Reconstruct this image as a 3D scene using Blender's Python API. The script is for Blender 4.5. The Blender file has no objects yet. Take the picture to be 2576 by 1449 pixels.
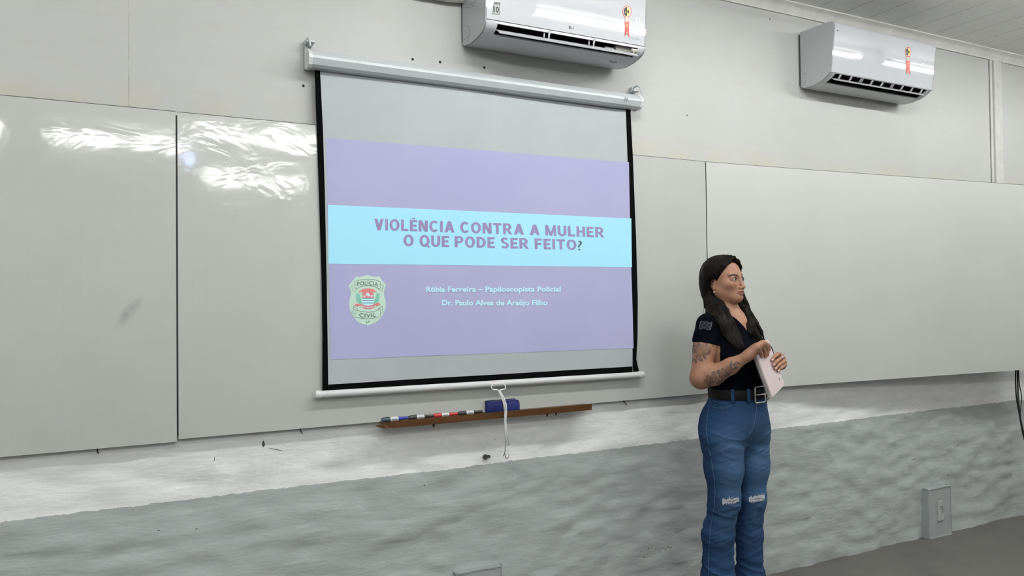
import bpy, bmesh, math, random
import numpy as np
from mathutils import Vector, Matrix
from mathutils.bvhtree import BVHTree

random.seed(7); np.random.seed(7)
SC = bpy.context.scene
COL = SC.collection

# ---------------------------------------------------------------- camera
FPX, IW, IH = 1850.0, 2576, 1449
YAW, PITCH, ROLL = 0.4620339755745576, 0.015450232683796408, -0.011383178322889702
CAM = Vector((0.0, -2.9401441678434006, 1.4929494965636552))
_fw = Vector((math.sin(YAW)*math.cos(PITCH), math.cos(YAW)*math.cos(PITCH), math.sin(PITCH)))
_r0 = Vector((math.cos(YAW), -math.sin(YAW), 0)); _u0 = _r0.cross(_fw)
_rt = math.cos(ROLL)*_r0 + math.sin(ROLL)*_u0
_up = -math.sin(ROLL)*_r0 + math.cos(ROLL)*_u0
cam = bpy.data.cameras.new('camera'); camo = bpy.data.objects.new('camera', cam); COL.objects.link(camo)
cam.sensor_width = 36.0; cam.sensor_fit = 'HORIZONTAL'; cam.lens = FPX/IW*36.0
cam.clip_start = 0.05; cam.clip_end = 60
camo.matrix_world = Matrix(((_rt.x, _up.x, -_fw.x, CAM.x), (_rt.y, _up.y, -_fw.y, CAM.y), (_rt.z, _up.z, -_fw.z, CAM.z), (0, 0, 0, 1)))
SC.camera = camo

# ---------------------------------------------------------------- world, exposure
w = bpy.data.worlds.new('world'); SC.world = w; w.use_nodes = True
w.node_tree.nodes['Background'].inputs[0].default_value = (0.8, 0.85, 0.9, 1)
w.node_tree.nodes['Background'].inputs[1].default_value = 0.2
SC.view_settings.view_transform = 'Standard'; SC.view_settings.look = 'None'
SC.view_settings.exposure = 0.0; SC.view_settings.gamma = 1.0; SC.view_settings.use_curve_mapping = False

CEIL = 3.108
LAMP = 98.0          # radiance of every ceiling tube (the room's only light besides the projected slide)
LAMPS = [(0.95, -4.28), (-0.20, -4.95), (-1.75, -4.90), (1.24, -6.80), (3.70, -4.40), (-0.25, -2.90), (-1.60, -1.45), (1.20, -1.45), (2.65, -1.45), (4.30, -1.45), (5.75, -1.45)]  # lone lamp between near and middle rows is added to brighten the left

# ---------------------------------------------------------------- helpers
def ray(px, py):
    return _fw + _rt*float((px-IW/2)/FPX) - _up*float((py-IH/2)/FPX)
def at(px, py, dist=0.0):
    """the point the photograph shows at a pixel, on the vertical plane standing `dist` in front of the wall"""
    v = ray(float(px), float(py)); return CAM + v*float((-dist-CAM.y)/v.y)

def setp(o, label=None, cat=None, group=None, kind=None):
    if label: o['label'] = label
    if cat: o['category'] = cat
    if group: o['group'] = group
    if kind: o['kind'] = kind
    return o
def thing(name, label, cat, loc=(0, 0, 0), rotz=0.0, group=None):
    o = bpy.data.objects.new(name, None); COL.objects.link(o); o.empty_display_size = 0.05
    o.location = loc; o.rotation_euler = (0, 0, rotz)
    return setp(o, label, cat, group)
def wmat(o):
    m = Matrix.Translation(o.location) @ o.rotation_euler.to_matrix().to_4x4()
    return wmat(o.parent) @ m if o.parent else m
def obj(name, vf, mat, parent=None, smooth=False, world=True, auto=None):
    """vf = (verts, faces); verts in world space unless world=False (then in the parent's space)"""
    v, f = vf
    me = bpy.data.meshes.new(name)
    if parent is not None and world:
        mi = wmat(parent).inverted(); v = [mi @ Vector(p) for p in v]
    me.from_pydata([tuple(p) for p in v], [], [tuple(q) for q in f]); me.update()
    o = bpy.data.objects.new(name, me); COL.objects.link(o)
    if parent is not None: o.parent = parent
    if mat is not None: me.materials.append(mat)
    bm = bmesh.new(); bm.from_mesh(me); bmesh.ops.recalc_face_normals(bm, faces=bm.faces); bm.to_mesh(me); bm.free()
    if smooth or auto:
        me.polygons.foreach_set('use_smooth', [True]*len(me.polygons))
        if auto: me.set_sharp_from_angle(angle=math.radians(auto))
    return o
def join(*vfs):
    V, F = [], []
    for v, f in vfs:
        n = len(V); V += [tuple(p) for p in v]; F += [tuple(i+n for i in q) for q in f]
    return V, F
def xf(vf, m):
    return [tuple(m @ Vector(p)) for p in vf[0]], vf[1]
def box(x0, x1, y0, y1, z0, z1, bev=0.0, seg=2):
    bm = bmesh.new(); bmesh.ops.create_cube(bm, size=1)
    for v in bm.verts:
        v.co = Vector(((x0+x1)/2+v.co.x*(x1-x0), (y0+y1)/2+v.co.y*(y1-y0), (z0+z1)/2+v.co.z*(z1-z0)))
    if bev: bmesh.ops.bevel(bm, geom=bm.edges[:], offset=bev, segments=seg, affect='EDGES', profile=0.5)
    bm.verts.index_update()
    r = [tuple(v.co) for v in bm.verts], [tuple(v.index for v in f.verts) for f in bm.faces]; bm.free(); return r
def tube(pts, rad, seg=10, cap=True):
    pts = [Vector(p) for p in pts]; n = len(pts)
    rads = list(rad) if hasattr(rad, '__len__') else [rad]*n
    V, F = [], []; prev = None
    for i, p in enumerate(pts):
        t = (pts[min(i+1, n-1)]-pts[max(i-1, 0)]).normalized()
        if prev is None:
            a = Vector((0, 0, 1)) if abs(t.z) < .9 else Vector((1, 0, 0)); u = t.cross(a).normalized()
        else: u = (prev-t*prev.dot(t)).normalized()
        prev = u; b = t.cross(u)
        for k in range(seg):
            a = 2*math.pi*k/seg; V.append(tuple(p+(u*math.cos(a)+b*math.sin(a))*rads[i]))
    for i in range(n-1):
        for k in range(seg):
            F.append((i*seg+k, i*seg+(k+1) % seg, (i+1)*seg+(k+1) % seg, (i+1)*seg+k))
    if cap: F.append(tuple(range(seg-1, -1, -1))); F.append(tuple((n-1)*seg+k for k in range(seg)))
    return V, F
def lathe(prof, origin, axis, seg=20):
    """prof = [(along, radius)], closed at the ends"""
    o = Vector(origin); ax = Vector(axis).normalized()
    return tube([o+ax*a for a, r in prof], [max(r, 1e-4) for a, r in prof], seg)
def sheet(rows, closed=False):
    """grid of points -> faces"""
    m = len(rows[0]); V = [tuple(p) for r in rows for p in r]; F = []
    for i in range(len(rows)-1):
        for j in range(m if closed else m-1):
            k = (j+1) % m; F.append((i*m+j, i*m+k, (i+1)*m+k, (i+1)*m+j))
    return V, F
def extrude_x(prof, x0, x1):
    """closed (y,z) outline swept from x0 to x1"""
    n = len(prof); V = [(x0, y, z) for y, z in prof]+[(x1, y, z) for y, z in prof]
    F = [(i, (i+1) % n, n+(i+1) % n, n+i) for i in range(n)]+[tuple(range(n-1, -1, -1)), tuple(range(n, 2*n))]
    return V, F
def strip_x(prof, x0, x1, nx=1):
    """open (y,z) line swept from x0 to x1"""
    return sheet([[(x0+(x1-x0)*i/nx, y, z) for y, z in prof] for i in range(nx+1)])
def thick_strip(prof, x0, x1, t):
    """open (y,z) line given a thickness t to its inner side"""
    q = []
    for i, p in enumerate(prof):
        a = Vector(prof[max(i-1, 0)]); b = Vector(prof[min(i+1, len(prof)-1)]); d = (b-a).normalized()
        q.append((p[0]+d.y*t, p[1]-d.x*t))
    return extrude_x(list(prof)+q[::-1], x0, x1)
def poly(pts): return [tuple(p) for p in pts], [tuple(range(len(pts)))]
def interp(tbl, t):
    xs = [a[0] for a in tbl]
    return [float(np.interp(t, xs, [a[k] for a in tbl])) for k in range(1, len(tbl[0]))]

def text_mesh(body, bold=0.0, spacing=1.0):
    """letters as a flat mesh, width and cap height scaled to 0..1 (u, v)"""
    cu = bpy.data.curves.new('t', 'FONT'); cu.body = body; cu.size = 1; cu.offset = bold; cu.space_character = spacing; cu.resolution_u = 3
    o = bpy.data.objects.new('t', cu); COL.objects.link(o)
    dg = bpy.context.evaluated_depsgraph_get(); dg.update()
    me = bpy.data.meshes.new_from_object(o.evaluated_get(dg))
    V = [tuple(v.co) for v in me.vertices]; F = [tuple(p.vertices) for p in me.polygons]
    bpy.data.objects.remove(o); bpy.data.curves.remove(cu); bpy.data.meshes.remove(me)
    x0 = min(v[0] for v in V); x1 = max(v[0] for v in V)
    return [((v[0]-x0)/(x1-x0), v[1]/0.72) for v in V], F

def block_text(body, w=.24, gap=.13, space=.36):
    """heavy sans capitals drawn from bars and bows, normalised like text_mesh"""
    V, F = [], []
    def quad(*p):
        n = len(V); V.extend(p); F.append(tuple(range(n, n+len(p))))
    def bar(x0, y0, x1, y1): quad((x0, y0), (x1, y0), (x1, y1), (x0, y1))
    def slant(xb, xt, y0=0., y1=1., ww=None): ww = ww or w*1.12; quad((xb-ww/2, y0), (xb+ww/2, y0), (xt+ww/2, y1), (xt-ww/2, y1))
    def bow(cx, cy, rx, ry, a0, a1, tx=None, ty=None, n=22):
        tx = tx or w; ty = ty or w*.82
        for k in range(n):
            p, q = (math.radians(a0+(a1-a0)*(k+e)/n) for e in (0, 1))
            quad((cx+rx*math.cos(p), cy+ry*math.sin(p)), (cx+rx*math.cos(q), cy+ry*math.sin(q)), (cx+(rx-tx)*math.cos(q), cy+(ry-ty)*math.sin(q)), (cx+(rx-tx)*math.cos(p), cy+(ry-ty)*math.sin(p)))
    h = w*.80; x = 0.
    for ch in body:
        o = len(V); W = .3
        if ch == ' ': x += space; continue
        if ch == 'I': W = w; bar(0, 0, w, 1)
        elif ch in 'LEFÊ':
            W = .62; bar(0, 0, w, 1)
            if ch in 'LEÊ': bar(0, 0, W, h)
            if ch in 'EFÊ': bar(0, 1-h, W, 1); bar(0, .5-h/2, W-.06, .5+h/2)
            if ch == 'Ê': quad((.14, 1.07), (.26, 1.20), (.38, 1.20), (.24, 1.07)); quad((.38, 1.20), (.50, 1.07), (.40, 1.07), (.30, 1.15))
        elif ch == 'V': W = .80; slant(.40, .13); slant(.40, .67)
        elif ch == 'A': W = .86; slant(.13, .43); slant(.73, .43); bar(.24, .20, .62, .38)
        elif ch == 'T': W = .72; bar(0, 1-h, W, 1); bar(.36-w/2, 0, .36+w/2, 1)
        elif ch == 'H': W = .76; bar(0, 0, w, 1); bar(W-w, 0, W, 1); bar(0, .5-h/2, W, .5+h/2)
        elif ch == 'N': W = .78; bar(0, 0, w, 1); bar(W-w, 0, W, 1); slant(W-w*.6, w*.6)
        elif ch == 'M': W = .94; bar(0, 0, w*.9, 1); bar(W-w*.9, 0, W, 1); slant(.47, w*.5, ww=w*.9); slant(.47, W-w*.5, ww=w*.9)
        elif ch in 'OQ':
            W = .86; bow(.43, .5, .43, .52, 0, 360, n=36)
            if ch == 'Q': quad((.46, .24), (.56, .32), (.92, -.06), (.76, -.12))
        elif ch == 'C': W = .80; bow(.42, .5, .42, .52, 42, 318, n=30)
        elif ch == 'U': W = .76; bar(0, .36, w, 1); bar(W-w, .36, W, 1); bow(.38, .37, .38, .39, 180, 360)
        elif ch == 'D': W = .78; bar(0, 0, w, 1); bow(.30, .5, .48, .5, -90, 90); bar(w*.9, 0, .31, h); bar(w*.9, 1-h, .31, 1)
        elif ch in 'PR':
            W = .72; bar(0, 0, w, 1); bow(.40, .69, .32, .31, -90, 90, ty=h*.9); bar(w*.9, .38, .41, .38+h*.9); bar(w*.9, 1-h*.9, .41, 1)
            if ch == 'R': W = .80; slant(.66, .40, 0, .42, w*1.05)
        elif ch == 'S':
            W = .70; bow(.35, .735, .33, .285, 25, 270, ty=h*.9); bow(.35, .275, .34, .295, -155, 90, ty=h*.9)
        for k in range(o, len(V)): V[k] = (V[k][0]+x, V[k][1])
        x += W+gap
    x1 = max(v[0] for v in V)
    return [(v[0]/x1, v[1]) for v in V], F

# numpy value noise
_lat = np.random.RandomState(3).rand(64, 64, 64).astype(np.float32)*2-1
def vnoise(p):
    p = np.asarray(p, dtype=np.float64); i = np.floor(p).astype(int); f = p-i; f = f*f*f*(f*(f*6-15)+10); r = 0
    for dx in (0, 1):
        for dy in (0, 1):
            for dz in (0, 1):
                wgt = (f[:, 0] if dx else 1-f[:, 0])*(f[:, 1] if dy else 1-f[:, 1])*(f[:, 2] if dz else 1-f[:, 2])
                r = r+wgt*_lat[(i[:, 0]+dx) % 64, (i[:, 1]+dy) % 64, (i[:, 2]+dz) % 64]
    return r
def fbm(p, o=4):
    p = np.asarray(p, dtype=np.float64); r = 0; a = 1.0
    for k in range(o): r = r+a*vnoise(p*(2**k)+k*17.3); a *= .5
    return r

# ---------------------------------------------------------------- materials
def srgb(r, g, b):
    f = lambda c: (c/255/12.92) if c/255 <= .04045 else ((c/255+.055)/1.055)**2.4
    return (f(r), f(g), f(b), 1.0)
class NT:
    def __init__(s, name):
        s.m = bpy.data.materials.new(name); s.m.use_nodes = True; s.n = s.m.node_tree.nodes; s.l = s.m.node_tree.links
        s.b = s.n['Principled BSDF']
    def node(s, t, **kw):
        n = s.n.new(t)
        for k, v in kw.items():
            if k in ('inp',):
                for a, b in v.items(): n.inputs[a].default_value = b
            else: setattr(n, k, v)
        return n
    def link(s, a, b): s.l.new(a, b)
    def mapping(s, scale, coord='Object', rot=(0, 0, 0)):
        tc = s.node('ShaderNodeTexCoord'); mp = s.node('ShaderNodeMapping'); mp.inputs['Scale'].default_value = scale; mp.inputs['Rotation'].default_value = rot
        s.link(tc.outputs[coord], mp.inputs[0]); return mp.outputs[0]
    def noise(s, vec, scale, detail=4, rough=.55, dist=0.0):
        n = s.node('ShaderNodeTexNoise'); n.inputs['Scale'].default_value = scale; n.inputs['Detail'].default_value = detail
        n.inputs['Roughness'].default_value = rough; n.inputs['Distortion'].default_value = dist
        if vec is not None: s.link(vec, n.inputs['Vector'])
        return n.outputs[0]
    def ramp(s, fac, stops):
        r = s.node('ShaderNodeValToRGB'); e = r.color_ramp.elements
        while len(e) < len(stops): e.new(.5)
        for i, (p, c) in enumerate(stops):
            e[i].position = p; e[i].color = c if hasattr(c, '__len__') else (c, c, c, 1)
        s.link(fac, r.inputs[0]); return r.outputs[0]
    def mix(s, fac, a, b, mode='MIX'):
        m = s.node('ShaderNodeMix', data_type='RGBA', blend_type=mode)
        for v, i in ((fac, 0), (a, 6), (b, 7)):
            if hasattr(v, 'links'): s.link(v, m.inputs[i])
            else: m.inputs[i].default_value = v
        return m.outputs[2]
    def math(s, op, a, b=0.0, c=0.0):
        m = s.node('ShaderNodeMath', operation=op)
        for i, v in enumerate((a, b, c)):
            if hasattr(v, 'links'): s.link(v, m.inputs[i])
            else: m.inputs[i].default_value = v
        return m.outputs[0]
    def bump(s, h, strength=.2, dist=.01, nrm=None):
        b = s.node('ShaderNodeBump'); b.inputs['Strength'].default_value = strength; b.inputs['Distance'].default_value = dist
        s.link(h, b.inputs['Height'])
        if nrm is not None: s.link(nrm, b.inputs['Normal'])
        s.link(b.outputs[0], s.b.inputs['Normal']); return b.outputs[0]
    def base(s, v):
        if hasattr(v, 'links'): s.link(v, s.b.inputs['Base Color'])
        else: s.b.inputs['Base Color'].default_value = v
        return s
    def set(s, **kw):
        for k, v in kw.items(): s.b.inputs[k.replace('_', ' ')].default_value = v
        return s
def plain(name, col, rough=.5, metal=0.0, var=.04, scale=30, bump=0.0, spec=.5):
    t = NT(name); v = t.mapping((1, 1, 1)); n = t.noise(v, scale)
    a = tuple(c*(1-var) for c in col[:3])+(1,); b = tuple(min(1, c*(1+var)) for c in col[:3])+(1,)
    t.base(t.ramp(n, [(.3, a), (.7, b)])).set(Roughness=rough, Metallic=metal)
    t.b.inputs['Specular IOR Level'].default_value = spec
    if bump: t.bump(n, bump, .002)
    return t.m
def glow(name, col, strength, basecol=None):
    t = NT(name); t.base(basecol or (.8, .8, .8, 1)); t.b.inputs['Emission Color'].default_value = col; t.b.inputs['Emission Strength'].default_value = strength
    t.set(Roughness=.8); t.b.inputs['Specular IOR Level'].default_value = .1
    return t.m

M = {}
# painted board panelling of the upper wall, rough limewashed plaster below, grey dado
t = NT('wall_paint')
geo = t.node('ShaderNodeNewGeometry'); sep = t.node('ShaderNodeSeparateXYZ'); t.link(geo.outputs['Position'], sep.inputs[0])
X, Z = sep.outputs[0], sep.outputs[2]
P = geo.outputs['Position']
mp = t.node('ShaderNodeMapping'); mp.inputs['Scale'].default_value = (1, 1, 4); t.link(P, mp.inputs[0])
big = t.noise(P, 1.3, 5); streak = t.noise(mp.outputs[0], 5, 6, .6); fine = t.noise(mp.outputs[0], 40, 4)
upper = t.mix(t.ramp(big, [(.35, 0), (.7, 1)]), (.51, .512, .497, 1), (.545, .545, .532, 1))
upper = t.mix(t.ramp(streak, [(.52, 0), (.8, .35)]), upper, (.47, .46, .42, 1))
# yellowish grime along the tops of the boards
gz = t.math('SUBTRACT', Z, 2.19); g1 = t.math('MULTIPLY_ADD', gz, -9.0, 1.0)
g1 = t.math('MULTIPLY', g1, t.math('GREATER_THAN', Z, 2.12))
gn = t.math('MULTIPLY', t.math('MAXIMUM', g1, 0), t.ramp(t.noise(P, 6, 5), [(.42, 0), (.62, .5)]))
upper = t.mix(gn, upper, (.55, .50, .36, 1))
def vline(x, wd):       # a butt joint between two wall boards
    return t.math('LESS_THAN', t.math('ABSOLUTE', t.math('SUBTRACT', X, x)), wd)
jn = t.math('MULTIPLY', vline(-0.052, .0018), t.ramp(t.noise(P, 8), [(.35, .05), (.6, .6)]))
upper = t.mix(jn, upper, (.25, .23, .2, 1))
low = t.mix(t.ramp(streak, [(.35, 0), (.65, 1)]), (.92, .925, .92, 1), (.82, .825, .82, 1))
low = t.mix(t.ramp(t.noise(P, 3.1, 6, .65), [(.58, 0), (.68, .3)]), low, (.55, .57, .6, 1))
grey = t.mix(t.ramp(streak, [(.3, 0), (.7, 1)]), (.455, .485, .482, 1), (.395, .424, .42, 1))
grey = t.mix(t.ramp(fine, [(.62, 0), (.85, .35)]), grey, (.50, .51, .50, 1))
edge = t.math('MULTIPLY_ADD', t.noise(P, 26, 5, .7), .022, .765)
edge = t.math('ADD', edge, t.math('MULTIPLY', t.noise(P, 1.1, 1), .02))
isg = t.math('LESS_THAN', Z, t.math('SUBTRACT', edge, .012))
lower = t.mix(isg, low, grey)
isl = t.math('LESS_THAN', Z, 1.05)
t.base(t.mix(isl, upper, lower)).set(Roughness=.75)
t.b.inputs['Specular IOR Level'].default_value = .25
mp2 = t.node('ShaderNodeMapping'); mp2.inputs['Scale'].default_value = (1, 1, 3.6); t.link(P, mp2.inputs[0])
bh = t.math('ADD', t.math('MULTIPLY', t.noise(mp2.outputs[0], 6, 5, .5, .3), 1.0), t.math('MULTIPLY', t.noise(mp2.outputs[0], 38, 4, .6), .10))
bh = t.math('MULTIPLY', bh, t.math('MULTIPLY_ADD', isl, .96, .04))
t.bump(bh, .22, .03)
M['wall'] = t.m
M['wall2'] = plain('plain_wall_paint', (.62, .62, .6), .8)
t = NT('floor_paint'); v = t.mapping((1, 1, 1)); t.base(t.ramp(t.noise(v, 3, 6), [(.3, (.10, .097, .09, 1)), (.7, (.14, .135, .125, 1))])).set(Roughness=.6); t.bump(t.noise(v, 40), .08); M['floor'] = t.m
# white plastic plank ceiling
t = NT('ceiling_planks'); geo = t.node('ShaderNodeNewGeometry'); sep = t.node('ShaderNodeSeparateXYZ'); t.link(geo.outputs['Position'], sep.inputs[0])
fr = t.math('FRACT', t.math('DIVIDE', t.math('ADD', sep.outputs[0], 20.03), .2))
gr = t.math('LESS_THAN', fr, .018)
t.base(t.mix(gr, t.ramp(t.noise(geo.outputs['Position'], 2), [(.3, (.80, .80, .785, 1)), (.7, (.86, .86, .845, 1))]), (.26, .25, .23, 1))).set(Roughness=.45)
t.bump(t.math('MULTIPLY', gr, -1.0), .5, .003); M['ceil'] = t.m
M['trim'] = plain('trim_paint', (.60, .595, .565), .55, var=.08, scale=12)
# glossy laminate of the whiteboards, faintly squared, slightly wavy
t = NT('whiteboard_laminate'); geo = t.node('ShaderNodeNewGeometry'); P = geo.outputs['Position']; sep = t.node('ShaderNodeSeparateXYZ'); t.link(P, sep.inputs[0])
gx = t.math('LESS_THAN', t.math('FRACT', t.math('DIVIDE', t.math('ADD', sep.outputs[0], 10), .05)), .035)
gz = t.math('LESS_THAN', t.math('FRACT', t.math('DIVIDE', sep.outputs[2], .05)), .035)
gd = t.math('MULTIPLY', t.math('MAXIMUM', gx, gz), .05)
c = t.ramp(t.noise(P, 1.2, 4), [(.3, (.49, .505, .48, 1)), (.7, (.53, .54, .513, 1))])
c = t.mix(gd, c, (.25, .26, .25, 1))
mp0 = t.node('ShaderNodeMapping'); mp0.inputs['Location'].default_value = (.052, .03, -1.462); t.link(P, mp0.inputs[0])
mp = t.node('ShaderNodeMapping'); mp.inputs['Rotation'].default_value = (0, -.62, 0); t.link(mp0.outputs[0], mp.inputs[0])
gs = t.node('ShaderNodeTexGradient', gradient_type='SPHERICAL')
mp3 = t.node('ShaderNodeMapping'); mp3.inputs['Scale'].default_value = (42, 1, 13); t.link(mp.outputs[0], mp3.inputs[0]); t.link(mp3.outputs[0], gs.inputs[0])
sm = t.math('MULTIPLY', t.math('MULTIPLY', gs.outputs[1], t.ramp(t.noise(P, 25, 5), [(.35, .2), (.65, 1)])), .75)
c = t.mix(sm, c, (.16, .17, .165, 1))
t.base(c).set(Roughness=.075); t.b.inputs['Specular IOR Level'].default_value = .5
mpb = t.node('ShaderNodeMapping'); mpb.inputs['Scale'].default_value = (1, 1, 1.6); t.link(P, mpb.inputs[0])
hb = t.math('ADD', t.math('MULTIPLY', t.noise(mpb.outputs[0], 5.5, 3, .5, .8), 1.0), t.math('MULTIPLY', t.noise(mpb.outputs[0], 90, 2), .022))
t.bump(hb, .062, .02); M['board'] = t.m
t = NT('matte_board_laminate'); geo = t.node('ShaderNodeNewGeometry'); P = geo.outputs['Position']
t.base(t.ramp(t.noise(P, 1.2, 4), [(.3, (.535, .545, .518, 1)), (.7, (.58, .587, .56, 1))])).set(Roughness=.42); t.bump(t.noise(P, 7), .05, .01); M['board2'] = t.m
M['board_edge'] = plain('hardboard_edge', (.035, .03, .026), .8)
M['ac'] = plain('glossy_white_plastic', (.52, .53, .56), .03, var=.01)
M['ac_body'] = plain('white_plastic', (.53, .54, .56), .3, var=.015)
M['ac_side'] = plain('satin_white_plastic', (.44, .445, .465), .4, var=.015)
M['dark'] = plain('dark_interior', (.012, .012, .012), .7)
M['cream'] = plain('cream_plastic', (.52, .50, .43), .4)
M['black'] = plain('black_ink', (.015, .015, .016), .5)
M['seam'] = plain('seam_shadow_gap', (.05, .05, .05), .6)
M['red'] = plain('red_print', (.50, .025, .025), .4)
M['yellow'] = plain('yellow_print', (.75, .58, .12), .4)
M['greyink'] = plain('grey_print', (.22, .22, .23), .5)
M['greylabel'] = plain('silver_label', (.35, .37, .36), .4)
M['white'] = plain('white_print', (.8, .8, .8), .5)
M['digit'] = glow('lit_digit', (.75, .85, 1, 1), 1.2)
M['casing'] = plain('pale_grey_enamel', (.50, .535, .545), .28, var=.02)
M['bar'] = plain('white_enamel_tube', (.68, .69, .69), .3, var=.02)
M['blackcloth'] = plain('black_masking_cloth', (.0025, .0035, .003), .9, var=.2, spec=.04)
t = NT('screen_fabric'); v = t.mapping((1, 1, 1)); t.base(t.ramp(t.noise(v, 4), [(.3, (.425, .455, .470, 1)), (.7, (.455, .485, .50, 1))])).set(Roughness=.85); t.b.inputs['Specular IOR Level'].default_value = .1; M['fabric'] = t.m
M['wood'] = None
t = NT('varnished_wood'); v = t.mapping((2, 30, 30)); n = t.noise(v, 2.2, 6, .6, .5)
t.base(t.ramp(n, [(.3, (.052, .019, .004, 1)), (.6, (.090, .035, .008, 1)), (.8, (.12, .053, .016, 1))])).set(Roughness=.38); t.bump(n, .08, .002); M['wood'] = t.m
M['nail'] = plain('rusty_metal', (.03, .018, .012), .6)
M['blue'] = plain('blue_plastic', (.005, .011, .11), .45, var=.1)
M['bluefelt'] = plain('dark_felt', (.02, .025, .06), .9, var=.2)
M['cord'] = plain('white_cord', (.78, .78, .77), .7)
M['wire'] = plain('steel_wire', (.35, .34, .32), .35, .8)
M['cable'] = plain('black_cable', (.008, .008, .009), .45)
M['plaster'] = plain('painted_render', (.36, .385, .385), .75, var=.07, scale=14, bump=.3)
M['plate'] = plain('socket_plate', (.44, .46, .455), .4, var=.03)
M['lampbody'] = plain('lamp_housing', (.75, .75, .75), .5)
t = NT('fluorescent_tube'); t.base((.9, .9, .9, 1)); t.b.inputs['Emission Color'].default_value = (.985, 1.0, .975, 1); t.b.inputs['Emission Strength'].default_value = LAMP; M['tube'] = t.m

# ================================================================ ROOM
RX0, RX1, RY1 = -4.2, 7.4, -8.6
WS = .98
def relief(G):
    amp = np.clip((1.0-G[:, 2])/.14, 0, 1); q = G*np.array([1, 1, 2.4])
    d = .007*fbm(q*1.9+5, 3)+.010*np.abs(fbm(q*4.3+1, 3))+.0045*fbm(q*11, 2)
    return -amp*(d-.012)
def masonry(path, n):
    """rough plaster following a plan line, floor to WS"""
    zl = np.linspace(0, WS, 50); L_ = [0.]
    for p, q in zip(path, path[1:]): L_.append(L_[-1]+math.dist(p, q))
    s_ = np.linspace(0, L_[-1], n); px_ = np.interp(s_, L_, [p[0] for p in path]); py_ = np.interp(s_, L_, [p[1] for p in path])
    G = np.array([(x, 0, z) for z in zl for x in px_]); y = relief(G)+np.tile(py_, len(zl)); V = [(g[0], yy, g[2]) for g, yy in zip(G, y)]
    F = [(i*n+j, i*n+j+1, (i+1)*n+j+1, (i+1)*n+j) for i in range(len(zl)-1) for j in range(n-1)]
    return V, F
wall = setp(obj('wall_front', ([(RX0, 0, WS), (RX1, 0, WS), (RX1, 0, CEIL+.05), (RX0, 0, CEIL+.05)], [(0, 1, 2, 3)]), M['wall']), kind='structure')
dado = setp(obj('wall_front', masonry([(RX0, 0), (5.20, 0)], 480), M['wall'], smooth=True), kind='structure')
setp(obj('wall_front', masonry([(5.195, 0), (5.24, -.008), (5.32, -.035), (5.9, -.29), (RX1, -.95)], 110), M['wall'], smooth=True), kind='structure')
setp(obj('floor', box(RX0, RX1, RY1, .1, -.06, 0), M['floor']), kind='structure')
setp(obj('ceiling', box(RX0, RX1, RY1, .05, CEIL, CEIL+.06), M['ceil']), kind='structure')
setp(obj('wall_left', box(RX0-.1, RX0, RY1, .05, 0, CEIL), M['wall2']), kind='structure')
setp(obj('wall_right', box(RX1, RX1+.1, RY1, .05, 0, CEIL), M['wall2']), kind='structure')
setp(obj('wall_back', box(RX0, RX1, RY1-.1, RY1, 0, CEIL), M['wall2']), kind='structure')
# plastic cornice along the ceiling: a cove with two lips
cz = CEIL
cor = [(0, cz), (-.052, cz), (-.052, cz-.007), (-.045, cz-.011), (-.034, cz-.016), (-.024, cz-.027), (-.018, cz-.042), (-.012, cz-.05), (-.012, cz-.058), (0, cz-.058)]
setp(obj('trim_1', extrude_x(cor, RX0, RX1), M['trim'], auto=40), kind='structure')
# vertical joint cover between two wall panels
bx0 = at(2489, 260).x; bx1 = at(2518, 260).x
for i, (a, b, d) in enumerate(((0, .16, .008), (.24, .62, .016), (.70, 1.0, .008))):
    x0 = bx0+(bx1-bx0)*a; x1 = bx0+(bx1-bx0)*b
    if i == 0: V = box(x0, x1, -d, .002, 2.0, CEIL-.058)
    else: V = join(V, box(x0, x1, -d, .002, 2.0, CEIL-.058))
V = join(V, box(bx0, bx1, -.003, .002, 2.0, CEIL-.058))
setp(obj('trim_2', V, M['trim']), kind='structure')
# small holes and plugs left in the wall
def hole(px, py, r):
    p = at(px, py); m = Matrix.Translation((p.x, -.0008, p.z))
    obj('screw_hole', xf(lathe([(0, r), (.0015, r*.9), (.002, r*.3)], (0, 0, 0), (0, -1, 0), 12), m), M['dark'], wall)
for h in ((1038, 149, .0055), (1107, 156, .006), (1218, 170, .006), (763, 216, .0055), (1728, 290, .003), (1936, 48, .003)): hole(*h)
# chips and scratches through the paint of the grey dado
def chip(px, py, w_, h_, mat, name='paint_chip', ang=0.0):
    p = at(px, py); hits = BVH_WALL.ray_cast(Vector((p.x, -1, p.z)), Vector((0, 1, 0)))[0]; y = hits.y-.0012 if hits else -.02
    pts = []
    for k in range(9):
        a = 2*math.pi*k/9; rr = 1+.35*random.uniform(-1, 1)
        dx, dz = math.cos(a)*w_*rr, math.sin(a)*h_*rr
        pts.append((p.x+dx*math.cos(ang)-dz*math.sin(ang), y-.001, p.z+dx*math.sin(ang)+dz*math.cos(ang)))
    obj(name, poly(pts), mat, dado)
bmw = bmesh.new(); bmw.from_mesh(dado.data); BVH_WALL = BVHTree.FromBMesh(bmw); bmw.free()
p = at(1221, 1149)
for dx, r in ((0, .011), (.017, .006)):
    obj('wall_plug', xf(lathe([(0, r), (.012, r), (.014, r*.7), (.011, r*.5), (.011, .0)], (0, 0, 0), (0, -1, 0), 14), Matrix.Translation((p.x+dx, BVH_WALL.ray_cast(Vector((p.x+dx, -1, p.z)), Vector((0, 1, 0)))[0].y+.002, p.z))), M['seam'], dado, auto=40)
for c in ((1440, 1268, .0015, .010), (1426, 1283, .0013, .013), (1437, 1352, .0013, .008), (1444, 1432, .001, .008)): chip(*c, M['white'])
M['stain'] = plain('brown_stain', (.22, .185, .11), .8, var=.3, scale=80)
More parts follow.
